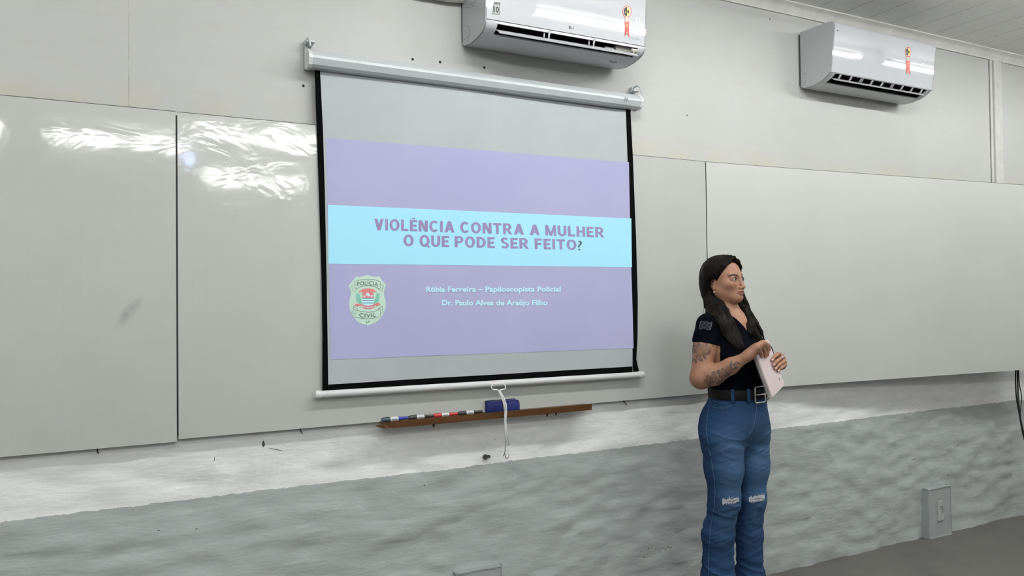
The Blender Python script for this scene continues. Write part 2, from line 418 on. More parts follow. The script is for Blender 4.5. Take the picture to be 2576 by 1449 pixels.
for cx_, cy_ in ((1607, 1386), (1634, 1379), (1662, 1385), (1683, 1381), (1617, 1400), (1642, 1399)):
    for k in range(5): chip(cx_+random.gauss(0, 6), cy_+random.gauss(0, 3.5), random.uniform(.0012, .0035), random.uniform(.0012, .003), M['stain'], 'brown_scuff')
for c in ((1950, 1250, .0012, .006), (400, 1336, .005, .0015), (495, 1332, .004, .0013), (663, 1116, .004, .012), (690, 1130, .03, .0012), (540, 1155, .001, .008), (1068, 1221, .005, .002), (1245, 1105, .0022, .002)): chip(*c, M['seam'], ang=-.3 if c[2] > .02 else 0)
for c in ((2415, 1121, .010, .0025), (2300, 1156, .02, .0018), (2385, 1194, .008, .002)): chip(*c, M['seam'], ang=.35)

# ================================================================ WHITEBOARDS
def board(name, label, xa, xb, za, zb, d, mat, bow=None, group=None):
    """laminated sheet with a dark core; d = distance of its face from the wall (may change along x)"""
    root = thing(name, label, 'whiteboard', ((xa+xb)/2, -.02, za))
    n = 40; dd = lambda x: d if bow is None else bow(x)
    fr = [[(xa+(xb-xa)*i/n, -dd(xa+(xb-xa)*i/n), z) for i in range(n+1)] for z in (za, za+.004, (za+zb)/2, zb-.004, zb)]
    bk = [[(q[0], q[1]+.009, q[2]) for q in r] for r in fr]
    obj('writing_surface', sheet(fr), mat, root, smooth=True)
    ed = []
    for z in (za, zb): ed.append(sheet([[(xa+(xb-xa)*i/n, -dd(xa+(xb-xa)*i/n), z) for i in range(n+1)], [(xa+(xb-xa)*i/n, -dd(xa+(xb-xa)*i/n)+.009, z) for i in range(n+1)]]))
    for x in (xa, xb): ed.append(poly([(x, -dd(x), za), (x, -dd(x)+.009, za), (x, -dd(x)+.009, zb), (x, -dd(x), zb)]))
    ed.append(sheet(bk)); obj('core_board', join(*ed), M['board_edge'], root)
    obj('top_shadow_line', sheet([[(xa+(xb-xa)*i/n, -dd(xa+(xb-xa)*i/n)+e, zb+h_) for i in range(n+1)] for e, h_ in ((.0005, -.001), (.0005, .0022), (.009, .0022))]), M['board_edge'], root)  # protruding dark strip added to draw the shadow line above the board
    # battens that hold the sheet off the wall
    for x in np.linspace(xa+.25, xb-.25, 4):
        e = dd(x)-.009
        if e > .012: obj('batten', box(x-.02, x+.02, -e+.0005, -.0 if bow is None else -.0205, za+.25, zb-.12), M['board_edge'], root)
    return root
p1 = at(442, 282, .03); p2 = at(450, 1110, .03)
b1 = board('whiteboard', 'glossy whiteboard at the far left with a grey smudge and broken lamp reflections', -2.35, p1.x-.001, p2.z, p1.z, .036, M['board'])
q1 = at(1773, 408, .03); q2 = at(1779, 985, .03)
zb2 = (p2.z+q2.z)/2; zt2 = (p1.z+q1.z)/2
b2 = board('whiteboard', 'wide middle whiteboard directly behind the projection screen', p1.x+.005, q1.x-.002, zb2, zt2, .036, M['board'])
def bow3(x): return .036+.18*max(0, min(1, (x-q1.x)/(5.0-q1.x)))**1.15
b3 = board('whiteboard', 'matte right-hand whiteboard leaning out from the wall behind the woman', q1.x+.003, 5.185, zb2+.006, zt2, .03, M['board2'], bow=bow3)
# dark gaps seen between the sheets
for x, mt in ((p1.x+.002, 'seam'), (q1.x+.0005, 'seam')):
    obj('gap_backing', box(x-.012, x+.012, -.0265, -.024, zb2+.01, zt2-.01), M[mt], b1 if x < 1 else b2)
# bent nails under the lower edges
for px, py, rt in ((757, 1088, b2), (1572, 1016, b2), (245, 1137, b1)):
    p = at(px, py, .02)
    obj('hanging_nail', tube([(p.x, -.006, p.z+.012), (p.x, -.024, p.z+.004), (p.x+.002, -.030, p.z-.001), (p.x+.004, -.028, p.z-.003)], .0022, 6), M['nail'], rt)

# ================================================================ PROJECTION SCREEN
DS = .06
scr = thing('projection_screen', 'pull-down projection screen showing a lilac and cyan title slide', 'projection screen', (1.34, -DS, 1.13))
SXa, SXb, SZt, SZb = .59, 2.11, 2.41, 1.143
OL = [(0, 793, 165), (.2, 799, 330), (.4, 805, 500), (.65, 811, 700), (.83, 813, 850), (1, 812, 984)]
IL = [(0, 807, 168), (.2, 815, 330), (.4, 820, 500), (.65, 824, 700), (.83, 826, 850), (1, 827, 968)]
IR = [(0, 1577, 271), (.2, 1582, 400), (.42, 1588, 550), (.65, 1591, 700), (.88, 1593, 850), (1, 1592, 922)]
OR = [(0, 1588, 272), (.2, 1595, 400), (.5, 1603, 600), (.73, 1606, 750), (.88, 1605, 850), (.96, 1602, 905), (1, 1609, 934)]
def wavy(x, z):
    """gentle curl of the hanging cloth"""
    u = (x-SXa)/(SXb-SXa)
    return .004*math.sin(7*u+2.2*z)+.003*math.sin(15*u-5*z)*max(0, 2.2-z)+.008*max(0, u-.93)/.07
def spt(px, py, off=0.0):
    p = at(px, py, DS); return (p.x, -DS-off-wavy(p.x, p.z)+.012, p.z)
def cloth(A, B, off, n=48, m=28, a0=0., a1=1.):
    rows = []
    for i in range(n+1):
        v = a0+(a1-a0)*i/n; a = interp(A, v); b = interp(B, v)
        rows.append([spt(a[0]+(b[0]-a[0])*j/m, a[1]+(b[1]-a[1])*j/m, off) for j in range(m+1)])
    return sheet(rows)
# top rows run up into the casing
ILt = [(0, 806, 150)]+[(max(.001, a[0]),)+a[1:] for a in IL]
IRt = [(0, 1577, 258)]+[(max(.001, a[0]),)+a[1:] for a in IR]
obj('screen_fabric', cloth(ILt, IRt, 0), M['fabric'], scr, smooth=True)
OLt = [(0, 792, 150)]+[(max(.001, a[0]),)+a[1:] for a in OL]
ORt = [(0, 1588, 258)]+[(max(.001, a[0]),)+a[1:] for a in OR]
ILb = ILt[:-1]+[(1, 827, 983)]; IRb = IRt[:-1]+[(1, 1594, 935)]
obj('black_border', cloth(OLt, ILb, 0, 48, 3), M['blackcloth'], scr, smooth=True)
obj('black_border', cloth(IRb, ORt, 0, 48, 3), M['blackcloth'], scr, smooth=True)
bot0 = [(0, 827, 968), (1, 1592, 922)]; bot1 = [(0, 827, 985), (1, 1594, 937)]
rows = []
for k in range(5): rows.append([spt(bot0[0][1]+(bot0[1][1]-bot0[0][1])*j/28, (bot0[0][2]+(bot0[1][2]-bot0[0][2])*j/28)*(1-k/4)+(bot1[0][2]+(bot1[1][2]-bot1[0][2])*j/28)*k/4, 0) for j in range(29)])
obj('black_border', sheet(rows), M['blackcloth'], scr, smooth=True)
# dark line of masking right under the casing
rows = []
for k in range(3): rows.append([spt(807+(1577-807)*j/28, 160+k*4+(268-160)*j/28, .002) for j in range(29)])
obj('top_hem', sheet(rows), M['greyink'], scr, smooth=True)
# --- the projected slide: projector light painted into tinted, glowing sheets
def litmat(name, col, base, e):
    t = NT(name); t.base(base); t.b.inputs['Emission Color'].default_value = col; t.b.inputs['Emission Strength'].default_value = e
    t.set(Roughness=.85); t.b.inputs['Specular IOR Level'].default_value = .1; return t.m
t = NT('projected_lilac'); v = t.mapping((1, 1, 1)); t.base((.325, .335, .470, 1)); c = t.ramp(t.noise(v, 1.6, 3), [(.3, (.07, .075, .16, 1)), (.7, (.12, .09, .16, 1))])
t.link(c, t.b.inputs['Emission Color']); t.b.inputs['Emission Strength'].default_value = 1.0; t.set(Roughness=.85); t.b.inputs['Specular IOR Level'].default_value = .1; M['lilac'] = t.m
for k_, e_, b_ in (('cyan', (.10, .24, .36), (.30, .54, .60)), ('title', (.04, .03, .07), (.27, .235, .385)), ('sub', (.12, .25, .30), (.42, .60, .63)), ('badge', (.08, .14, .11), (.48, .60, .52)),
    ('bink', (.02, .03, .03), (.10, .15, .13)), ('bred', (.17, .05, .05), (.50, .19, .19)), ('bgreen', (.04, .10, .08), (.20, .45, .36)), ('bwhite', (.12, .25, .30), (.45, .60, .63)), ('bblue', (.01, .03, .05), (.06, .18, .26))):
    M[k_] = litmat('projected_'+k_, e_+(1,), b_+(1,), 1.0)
SL = [(822, 345), (1585, 407), (1594, 876), (834, 905)]
def quad_sheet(tl, tr, br, bl, off, n=20, m=24, sag=0.0):
    rows = []
    for i in range(n+1):
        v = i/n; a = (tl[0]+(bl[0]-tl[0])*v, tl[1]+(bl[1]-tl[1])*v); b = (tr[0]+(br[0]-tr[0])*v, tr[1]+(br[1]-tr[1])*v)
        rows.append([spt(a[0]+(b[0]-a[0])*j/m, a[1]+(b[1]-a[1])*j/m+sag*math.sin(math.pi*j/m), off) for j in range(m+1)])
    return sheet(rows)
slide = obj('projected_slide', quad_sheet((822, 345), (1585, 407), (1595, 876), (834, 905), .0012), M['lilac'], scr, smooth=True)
setp(slide, 'lilac title slide, its projected light painted in as glow')
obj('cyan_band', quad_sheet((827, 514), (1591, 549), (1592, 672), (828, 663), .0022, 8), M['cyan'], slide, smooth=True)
def slide_text(name, body, bl, br, capl, capr, mat, bold, sp=1.0, off=.0034):
    V, F = block_text(body) if bold is None else text_mesh(body, bold, sp)
    P_ = []
    for u, v in V:
        x = bl[0]+(br[0]-bl[0])*u; y = bl[1]+(br[1]-bl[1])*u; c = (capl[0]+(capr[0]-capl[0])*u, capl[1]+(capr[1]-capl[1])*u)
        P_.append(spt(x+c[0]*v, y+c[1]*v, off))
    return obj(name, (P_, F), mat, slide)
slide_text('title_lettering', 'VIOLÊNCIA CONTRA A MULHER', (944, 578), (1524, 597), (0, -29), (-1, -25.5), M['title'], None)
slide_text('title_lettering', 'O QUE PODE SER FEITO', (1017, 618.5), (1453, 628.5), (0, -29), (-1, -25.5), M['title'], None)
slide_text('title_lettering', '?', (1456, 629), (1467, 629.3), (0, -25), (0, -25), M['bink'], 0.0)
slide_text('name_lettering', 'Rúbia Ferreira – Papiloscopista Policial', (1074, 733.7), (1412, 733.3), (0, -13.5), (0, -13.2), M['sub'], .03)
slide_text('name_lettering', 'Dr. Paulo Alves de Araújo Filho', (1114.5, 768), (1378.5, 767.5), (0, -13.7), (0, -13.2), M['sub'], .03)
# --- police badge on the slide (outline read off the photograph in badge units)
def bpt(cx, cy, off): return spt(860+cx/8.52, 670+cy/8.52, off)
def bshape(name, pts, mat, off, parent=None):
    return obj(name, poly([bpt(x, y, off) for x, y in pts]), mat, parent or slide)
def smooth_close(pts, n=4):
    """closed Catmull-Rom"""
    out = []; m = len(pts)
    for i in range(m):
        p0, p1, p2, p3 = (np.array(pts[(i+k-1) % m], float) for k in range(4))
        for k in range(n):
            u = k/n; out.append(tuple(.5*(2*p1+(p2-p0)*u+(2*p0-5*p1+4*p2-p3)*u*u+(3*p1-p0-3*p2+p3)*u**3)))
    return out
out_b = [(570, 178), (600, 192), (645, 212), (700, 220), (760, 218), (822, 208), (850, 250), (890, 310), (925, 350), (965, 388), (962, 415), (935, 470), (922, 540), (926, 640), (945, 700), (960, 790), (955, 880), (930, 960), (890, 1050), (830, 1130), (760, 1195), (690, 1230), (620, 1255), (572, 1280), (545, 1258), (440, 1235), (360, 1195), (290, 1120), (235, 1045), (195, 960), (172, 870), (170, 790), (190, 690), (212, 610), (208, 520), (185, 460), (160, 412), (205, 365), (260, 290), (320, 215), (380, 226), (440, 222), (500, 205), (545, 186)]
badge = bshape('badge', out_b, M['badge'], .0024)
def bline(pts, wpx, off=.0036):
    V, F = [], []
    for i, p in enumerate(pts):
        a = np.array(pts[max(i-1, 0)], float); b = np.array(pts[min(i+1, len(pts)-1)], float); d = (b-a)/max(1e-6, np.hypot(*(b-a))); n_ = np.array([-d[1], d[0]])*wpx/2
        V += [bpt(p[0]+n_[0], p[1]+n_[1], off), bpt(p[0]-n_[0], p[1]-n_[1], off)]
        if i: F.append((2*i-2, 2*i-1, 2*i+1, 2*i))
    return V, F
ln = [bline(q, 7) for q in ([(290, 330), (400, 290), (580, 272), (740, 290), (838, 325), (845, 400), (845, 470)], [(290, 330), (300, 480)], [(300, 485), (350, 470), (440, 430), (580, 410), (720, 432), (800, 470), (845, 470)],
  [(280, 390), (215, 425), (250, 480), (250, 560), (345, 500), (350, 465)], [(855, 385), (915, 425), (885, 470), (890, 545), (800, 490), (785, 455)],
  [(295, 920), (295, 1090), (420, 1112), (580, 1122), (720, 1108), (838, 1075), (840, 910)], [(300, 930), (430, 965), (580, 985), (720, 965), (790, 935), (838, 895)],
  [(270, 850), (255, 950), (215, 985), (290, 1030)], [(290, 925), (350, 940), (340, 905), (255, 850)], [(885, 845), (880, 930), (910, 970), (850, 1010)], [(790, 935), (800, 900), (885, 845)])]
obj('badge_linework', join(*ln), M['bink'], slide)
def btext(name, body, bl, br, cap, arc, mat, bold, off=.0040):
    V, F = text_mesh(body, bold, 1.1)
    P_ = []
    for u, v in V:
        x = bl[0]+(br[0]-bl[0])*u; y = bl[1]+(br[1]-bl[1])*u-arc*4*u*(1-u); P_.append(bpt(x, y-cap*v, off))
    return obj(name, (P_, F), mat, slide)
btext('badge_lettering', 'POLÍCIA', (342, 425), (795, 432), 88, 28, M['bink'], .01)
btext('badge_lettering', 'CIVIL', (388, 1082), (748, 1072), 92, -22, M['bink'], .01)
btext('badge_lettering', 'SP', (525, 1222), (620, 1205), 48, 0, M['bink'], .0)
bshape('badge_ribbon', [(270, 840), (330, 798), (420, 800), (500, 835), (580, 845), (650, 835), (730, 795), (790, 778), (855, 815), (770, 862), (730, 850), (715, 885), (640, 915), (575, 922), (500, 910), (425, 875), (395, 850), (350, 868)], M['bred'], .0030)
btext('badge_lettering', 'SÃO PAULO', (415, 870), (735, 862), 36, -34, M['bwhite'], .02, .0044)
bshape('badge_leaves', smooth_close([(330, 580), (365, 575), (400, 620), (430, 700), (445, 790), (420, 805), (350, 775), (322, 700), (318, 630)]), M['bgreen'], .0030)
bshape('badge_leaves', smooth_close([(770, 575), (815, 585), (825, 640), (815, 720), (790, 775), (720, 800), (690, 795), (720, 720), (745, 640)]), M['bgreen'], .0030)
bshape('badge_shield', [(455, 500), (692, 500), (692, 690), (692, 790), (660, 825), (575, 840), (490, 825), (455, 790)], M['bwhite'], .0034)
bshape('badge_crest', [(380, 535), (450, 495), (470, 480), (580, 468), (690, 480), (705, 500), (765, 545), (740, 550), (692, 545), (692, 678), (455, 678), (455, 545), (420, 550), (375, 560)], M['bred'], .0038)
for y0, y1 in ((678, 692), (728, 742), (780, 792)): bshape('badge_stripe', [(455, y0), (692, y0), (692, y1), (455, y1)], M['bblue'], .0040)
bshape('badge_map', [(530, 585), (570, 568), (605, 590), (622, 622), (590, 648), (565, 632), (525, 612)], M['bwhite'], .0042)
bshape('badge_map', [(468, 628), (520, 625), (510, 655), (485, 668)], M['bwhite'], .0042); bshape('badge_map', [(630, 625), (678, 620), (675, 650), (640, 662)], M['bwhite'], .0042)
# --- casing, brackets, bar, pull cord
cxa, cxb = .560, 2.122; cz0, cz1 = 2.398, 2.462
prof = [(-.028, cz1), (-.07, cz1+.004), (-.092, cz1-.012), (-.104, cz1-.026), (-.104, cz1-.036), (-.092, cz0+.006), (-.078, cz0-.002), (-.04, cz0-.002), (-.028, cz0+.012)]
obj('casing', extrude_x(prof, cxa+.012, cxb-.012), M['casing'], scr, auto=25)
cen = (-.066, (cz0+cz1)/2)
for xa, xb in ((cxa, cxa+.014), (cxb-.014, cxb)):
    pe = [(cen[0]+(y-cen[0])*1.07, cen[1]+(z-cen[1])*1.07) for y, z in prof]
    obj('end_cap', extrude_x(pe, xa, xb), M['bar'], scr)
    s = -1 if xa < 1 else 1; xo = xa-.002 if s < 0 else xb-.010
    br = obj('bracket', join(box(xo-.0, xo+.012, -.030, -.001, cz0+.005, cz1+.055, .002), box(xo-.001, xo+.030*(1 if s < 0 else -1)+.0, -.075, -.003, cz1+.032, cz1+.040, .001) if s < 0 else box(xo-.022, xo+.012, -.075, -.003, cz1+.020, cz1+.028, .001),
        tube([(xo+.006, -.020, cz1+.045), (xo+.006, -.060, cz1+.052), (xo+.008, -.082, cz1+.038), (xo+.01, -.088, cz1+.012)], .004, 8)), M['casing'], scr, auto=40)
# maker's mark near the right end of the casing
p = at(1575, 250, .105)
obj('maker_mark', join(tube([(p.x-.006, -.1055, p.z-.012), (p.x-.008, -.1055, p.z), (p.x-.004, -.1055, p.z+.012), (p.x, -.1055, p.z+.002), (p.x+.002, -.1055, p.z-.01), (p.x+.006, -.1055, p.z-.004), (p.x+.008, -.1055, p.z+.01)], .0012, 5)), M['greyink'], scr)
pL = at(795, 993, .07); pR = at(1618, 942, .07); zb_ = (pL.z+pR.z)/2
obj('bottom_bar', tube([(pL.x+.02, -.066, pL.z), (pR.x-.02, -.066, pR.z)], .0135, 20), M['bar'], scr, smooth=False, auto=40)
for p, s in ((pL, -1), (pR, 1)):
    obj('bar_cap', lathe([(0, .0135), (.003, .016), (.02, .016), (.024, .0145), (.026, .010)], (p.x-s*.022, -.066, p.z), (s, 0, 0), 20), M['bar'], scr, auto=40)
hx = at(1252, 965, .08); hz = pL.z+(pR.z-pL.z)*(hx.x-pL.x)/(pR.x-pL.x)
lb = obj('bar_label', sheet([[(hx.x-.034, -.066-.0139*math.cos(a), hz+.0139*math.sin(a)), (hx.x+.030, -.066-.0139*math.cos(a), hz+.0139*math.sin(a))] for a in np.linspace(-.1, 1.1, 7)]), M['white'], scr, smooth=True)
rows = []
for k, (v0, v1) in enumerate(((.50, .58), (.72, .86))):
    for u0, u1 in (((.04, .30), (.36, .55), (.60, .96)), ((.02, .16), (.20, .42), (.46, .70), (.75, .98)))[k]:
        rows.append(sheet([[(hx.x-.034+.064*u, -.066-.0141*math.cos(a), hz+.0141*math.sin(a)) for u in (u0, u1)] for a in (v0, v1)]))
M['fadedred'] = plain('faded_red_print', (.50, .22, .22), .6)
obj('label_print', join(*rows), M['fadedred'], lb)
hw = [at(x, y, .08) for x, y in ((1238, 968), (1236, 975), (1240, 980), (1252, 981), (1256, 985), (1259, 981), (1270, 979), (1272, 972), (1269, 968))]
obj('pull_handle', tube([(q.x, -.080, q.z) for q in hw], .0028, 8), M['cord'], scr, smooth=True)
def cordline(pxs, r, y0=.085, y1=.06):
    n = len(pxs); return tube([(lambda q: (q.x, q.y, q.z))(at(x, y, y0+(y1-y0)*i/(n-1))) for i, (x, y) in enumerate(pxs)], r, 7)
obj('pull_cord', join(cordline([(1256, 984), (1262, 996), (1268, 1010), (1270, 1030), (1270, 1060), (1271, 1090), (1272, 1113)], .0035, .13, .11), cordline([(1258, 985), (1267, 1000), (1273, 1018), (1274, 1035), (1272, 1060), (1275, 1090), (1279, 1114)], .0032, .132, .11), cordline([(1255, 983), (1259, 995), (1266, 1010), (1269, 1032)], .003, .134, .125)), M['cord'], scr, smooth=True)
hk = [(1272, 1113), (1271, 1125), (1270, 1140), (1266, 1147)]
obj('wire_hook', join(cordline(hk, .0018, .11, .09), cordline([(1279, 1114), (1278, 1120)], .0018, .11, .108), cordline([(1270, 1142), (1272, 1150), (1276, 1154), (1280, 1150), (1280, 1143)], .0018, .095, .085)), M['wire'], scr, smooth=True)

# ================================================================ PEN TRAY, PENS, ERASER
tl = at(948, 1066, .098); tr_ = at(1489, 1020, .098)
tx0, tx1 = tl.x, tr_.x; tz0, tz1 = .986, 1.013
tray = thing('pen_tray', 'varnished brown wooden tray fixed under the middle whiteboard', 'tray', ((tx0+tx1)/2, -.03, tz0))
# lip: a slat whose left end is rounded off and dips
pts_top = [(tx0, tz0+.010), (tx0+.012, tz0+.014), (tx0+.03, tz0+.018), (tx0+.05, tz1-.003), (tx0+.07, tz1), (tx1, tz1)]
pts_bot = [(tx0+.01, tz0+.006), (tx0+.025, tz0+.001), (tx0+.04, tz0-.001), (tx0+.06, tz0), (tx0+.07, tz0), (tx1, tz0)]
yf = lambda x: -.098+max(0, (tx0+.05-x))*.5
V = []; F = []
for (xa, za), (xb, zb) in zip(pts_top, pts_bot):
    V += [(xa, yf(xa), za), (xb, yf(xb), zb), (xb, yf(xb)+.009, zb), (xa, yf(xa)+.009, za)]
n = len(pts_top)
for i in range(n-1):
    for k in range(4): F.append((4*i+k, 4*i+(k+1) % 4, 4*i+4+(k+1) % 4, 4*i+4+k))
F += [(0, 1, 2, 3), (4*n-4, 4*n-1, 4*n-2, 4*n-3)]
lip = obj('front_lip', (V, F), M['wood'], tray)
obj('shelf_board', box(tx0+.03, tx1-.002, -.0885, -.0365, tz1-.013, tz1-.0055, .001), M['wood'], tray)
obj('saw_cut', box(at(1165, 1048, .098).x-.0008, at(1165, 1048, .098).x+.0008, -.0984, -.0975, tz0+.006, tz1-.004), M['seam'], tray)
for px, py, s in ((1090, 1071, 1.), (1062, 1068, .45), (1375, 1042, .9), (1397, 1042, .9)):
    p = at(px, py, .07)
    obj('screw_tip', lathe([(0, .006*s), (.006*s, .0065*s), (.014*s, .003*s), (.020*s, .0006)], (p.x, -.075, tz0+.0006), (0, 0, -1), 8), M['nail'], tray)
def marker(x0, x1, label, capm, bodym, tailm, y=-.076, r=.0098):
    L = x1-x0; z = tz1-.0055+r+.0004
    m = thing('marker_pen', label, 'marker pen', (x0, y, tz1-.005), group='marker pens on the tray')
    a = Vector((x0, y, z)); d = (1, 0, 0)
    obj('cap', lathe([(0, r*.62), (.003, r*.8), (L*.10, r*.92), (L*.30, r*1.02), (L*.315, r*1.02)], a, d, 16), capm, m, auto=35)
    obj('barrel', lathe([(L*.315, r*.93), (L*.62, r*.93)], a, d, 16), bodym, m, auto=35)
    obj('tail', lathe([(L*.62, r*.93), (L*.66, r*.8), (L*.74, r*.66), (L*.985, r*.6), (L, r*.45)], a, d, 16), tailm, m, auto=35)
    obj('barrel_print', box(x0+L*.38, x0+L*.56, y-r*.955, y-r*.9, z-.002, z+.002), M['greyink'], m)
    return m
M['capblack'] = plain('black_pen_plastic', (.022, .022, .022), .3); M['capteal'] = plain('dark_teal_pen_plastic', (.03, .06, .075), .35, var=.2)
M['capblue'] = plain('blue_pen_plastic', (.02, .04, .30), .3); M['capred'] = plain('red_pen_plastic', (.48, .035, .035), .3); M['penwhite'] = plain('white_pen_plastic', (.62, .64, .66), .35)
mx = [at(px, 1055, .078).x for px in (960, 1028, 1091, 1153, 1214)]
marker(mx[0], mx[1]-.002, 'marker pen with a dark cap and bright blue tail, leftmost on the tray', M['capteal'], M['penwhite'], M['capblue'], r=.0105)
marker(mx[1], mx[2]-.002, 'black-capped marker pen between the blue-tailed and the red pen', M['capblack'], M['penwhite'], M['capblack'])
marker(mx[2], mx[3]-.002, 'red-capped marker pen with a white barrel on the tray', M['capred'], M['penwhite'], M['capred'])
marker(mx[3], mx[4], 'black-capped marker pen lying nearest to the blue eraser', M['capblack'], M['penwhite'], M['capblack'])
ea = at(1228, 1030, .075); eb = at(1306, 1022, .075); ez = tz1-.005
er = thing('board_eraser', 'blue plastic whiteboard eraser standing on the tray behind the white cord', 'board eraser', ((ea.x+eb.x)/2, -.06, ez))
ex0, ex1 = ea.x, eb.x
sec = [(ex0, -.052, .9), (ex0+.004, -.060, .96), (ex0+.034, -.0865, 1.0), (ex1-.006, -.0865, 1.0), (ex1, -.080, .95)]
rows = []
for x, yfz, s in sec:
    h0, h1 = ez, ez+.047*s
    rows.append([(x, yfz, h0+.001), (x, yfz-.001, h0+.026*s), (x, yfz+.003, h1-.004), (x, yfz+.012, h1), (x, -.0435, h1), (x, -.0435, h0)])
V, F = sheet(rows, closed=True); F += [tuple(range(6)), tuple(range(24, 30))]
obj('eraser_body', (V, F), M['blue'], er, auto=20)
obj('felt_pad', box(ex0+.002, ex1-.002, -.0430, -.0375, ez+.001, ez+.049, .001), M['bluefelt'], er)

# ================================================================ AIR CONDITIONERS
def air_con(label, xl, xr, front, low, i0, i1, top, wl, wr):
    """front/low: (distance, z) outlines of the cover and of the chin; the outlet opens in low between points i0 and i1"""
    N = lambda q: [(-d, z) for d, z in q]
    root = thing('air_conditioner', label, 'air conditioner', (xl, 0, low[-1][1]))
    full = [(.012, top)]+front+low
    obj('side_panel', extrude_x(N(full), xl, xl+.006), M['ac_side'], root)
    obj('side_panel', extrude_x(N(full), xr-.006, xr), M['ac_side'], root)
    fp_ = obj('front_panel', thick_strip(N(front), xl+.0005, xr-.0005, -.006), M['ac'], root, auto=1.5)
    obj('top_cover', box(xl+.006, xr-.006, -front[0][0], -.012, top-.012, top-.004), M['ac_body'], root)
    obj('wall_plate', box(xl+.03, xr-.03, -.013, -.0005, low[-1][1]+.02, top-.02), M['ac_side'], root)
    hv = join(thick_strip(N(low), xl+.0005, xl+wl, -.006), thick_strip(N(low), xr-wr, xr-.0005, -.006), thick_strip(N(low[i1:]), xl+wl, xr-wr, -.006), thick_strip(N(low[:i0+1]), xl+wl, xr-wr, -.006))
    obj('lower_housing', hv, M['ac_body'], root, auto=35)
    a = low[i0]; b = low[i1]
    sc = [(a[0]-.003, a[1]+.004), (a[0]-.035, a[1]+.03), (a[0]-.06, a[1]+.075), (a[0]-.11, a[1]+.085), (b[0]-.075, b[1]+.06), (b[0]-.05, b[1]+.03), (b[0]-.004, b[1]+.006)]
    obj('air_outlet', join(strip_x(N(sc), xl+wl-.002, xr-wr+.002), poly([(xl+wl-.0015, -d, z) for d, z in sc]), poly([(xr-wr+.0015, -d, z) for d, z in sc])), M['dark'], root)
    return root, fp_
# ---- unit over the screen
A1 = dict(xl=1.232, xr=2.026)
fr1 = [(.19, 2.912), (.225, 2.907), (.248, 2.897), (.262, 2.882), (.2695, 2.865), (.2700, 2.858), (.2694, 2.850), (.2536, 2.638), (.2530, 2.630)]
lo1 = [(.2525, 2.627), (.252, 2.617), (.245, 2.606), (.232, 2.596), (.205, 2.586), (.165, 2.579), (.10, 2.577), (.03, 2.588), (.012, 2.602)]
ac1, fp1 = air_con('glossy white air conditioner above the projection screen with its flap open', A1['xl'], A1['xr'], fr1, lo1, 1, 4, 2.912, .055, .040)
def face(front, d0):
    zs = [z for d, z in front][::-1]; ds = [d for d, z in front][::-1]
    def f(px, py, off=.0009):
        p = at(px, py, d0); p = at(px, py, float(np.interp(p.z, zs, ds)))
        p = at(px, py, float(np.interp(p.z, zs, ds))+off); return tuple(p)
    return f
f1 = face(fr1, .266)
xo0, xo1 = A1['xl']+.055, A1['xr']-.040
lv = obj('louver_flap', thick_strip([(-.262, 2.578), (-.252, 2.588), (-.236, 2.598), (-.226, 2.603)], xo0+.004, xo1-.006, .0035), M['ac_body'], ac1, auto=40)
for fx in (.345, .665):
    x = xo0+(xo1-xo0)*fx
    obj('flap_strut', join(tube([(x, -.256, 2.622), (x-.002, -.252, 2.604), (x-.001, -.248, 2.590)], [.0055, .004, .003], 6), tube([(x-.014, -.235, 2.632), (x-.017, -.238, 2.612), (x-.021, -.243, 2.596)], [.0035, .0035, .003], 6)), M['ac_body'], ac1, auto=40)
obj('drive_housing', join(box(xo1-.10, xo1-.003, -.225, -.12, 2.605, 2.625, .003), box(xo1-.004, xo1+.001, -.232, -.14, 2.596, 2.620), box(xo1-.155, xo1-.11, -.222, -.19, 2.598, 2.612, .001), tube([(xo1-.03, -.245, 2.606), (xo1-.002, -.245, 2.606)], .007, 10), tube([(xo1-.022, -.245, 2.606), (xo1-.022, -.25, 2.59)], .003, 6)), M['cream'], ac1, auto=40)
def flat(name, pts, f, mat, parent, off): return obj(name, poly([f(x, y, off) for x, y in pts]), mat, parent)
def ell(cx, cy, rx, ry, n=24, a0=0., a1=2*math.pi): return [(cx+rx*math.cos(a0+(a1-a0)*k/n), cy+ry*math.sin(a0+(a1-a0)*k/n)) for k in range(n if a1-a0 > 6.2 else n+1)]
def dtext(name, body, bl, br, cap, f, mat, parent, off=.0018, bold=0., slant=0.):
    V, F = text_mesh(body, bold)
    return obj(name, ([f(bl[0]+(br[0]-bl[0])*u+slant*v, bl[1]+(br[1]-bl[1])*u-cap*v, off) for u, v in V], F), mat, parent)
def px(cx, cy): return (1120+cx/4.6, cy/4.6)
s10 = flat('warranty_sticker', [px(562, 18), px(637, 28), px(628, 172), px(548, 160)], f1, M['black'], fp1, .0008)
flat('sticker_face', [px(567, 24), px(632, 33), px(623, 166), px(553, 155)], f1, M['greylabel'], s10, .0012)
flat('sticker_band', [px(566, 34), px(630, 42), px(629, 52), px(565, 44)], f1, M['black'], s10, .0016)
dtext('sticker_lettering', '10', px(560, 136), px(622, 144), 14, f1, M['black'], s10, .0016, .03)
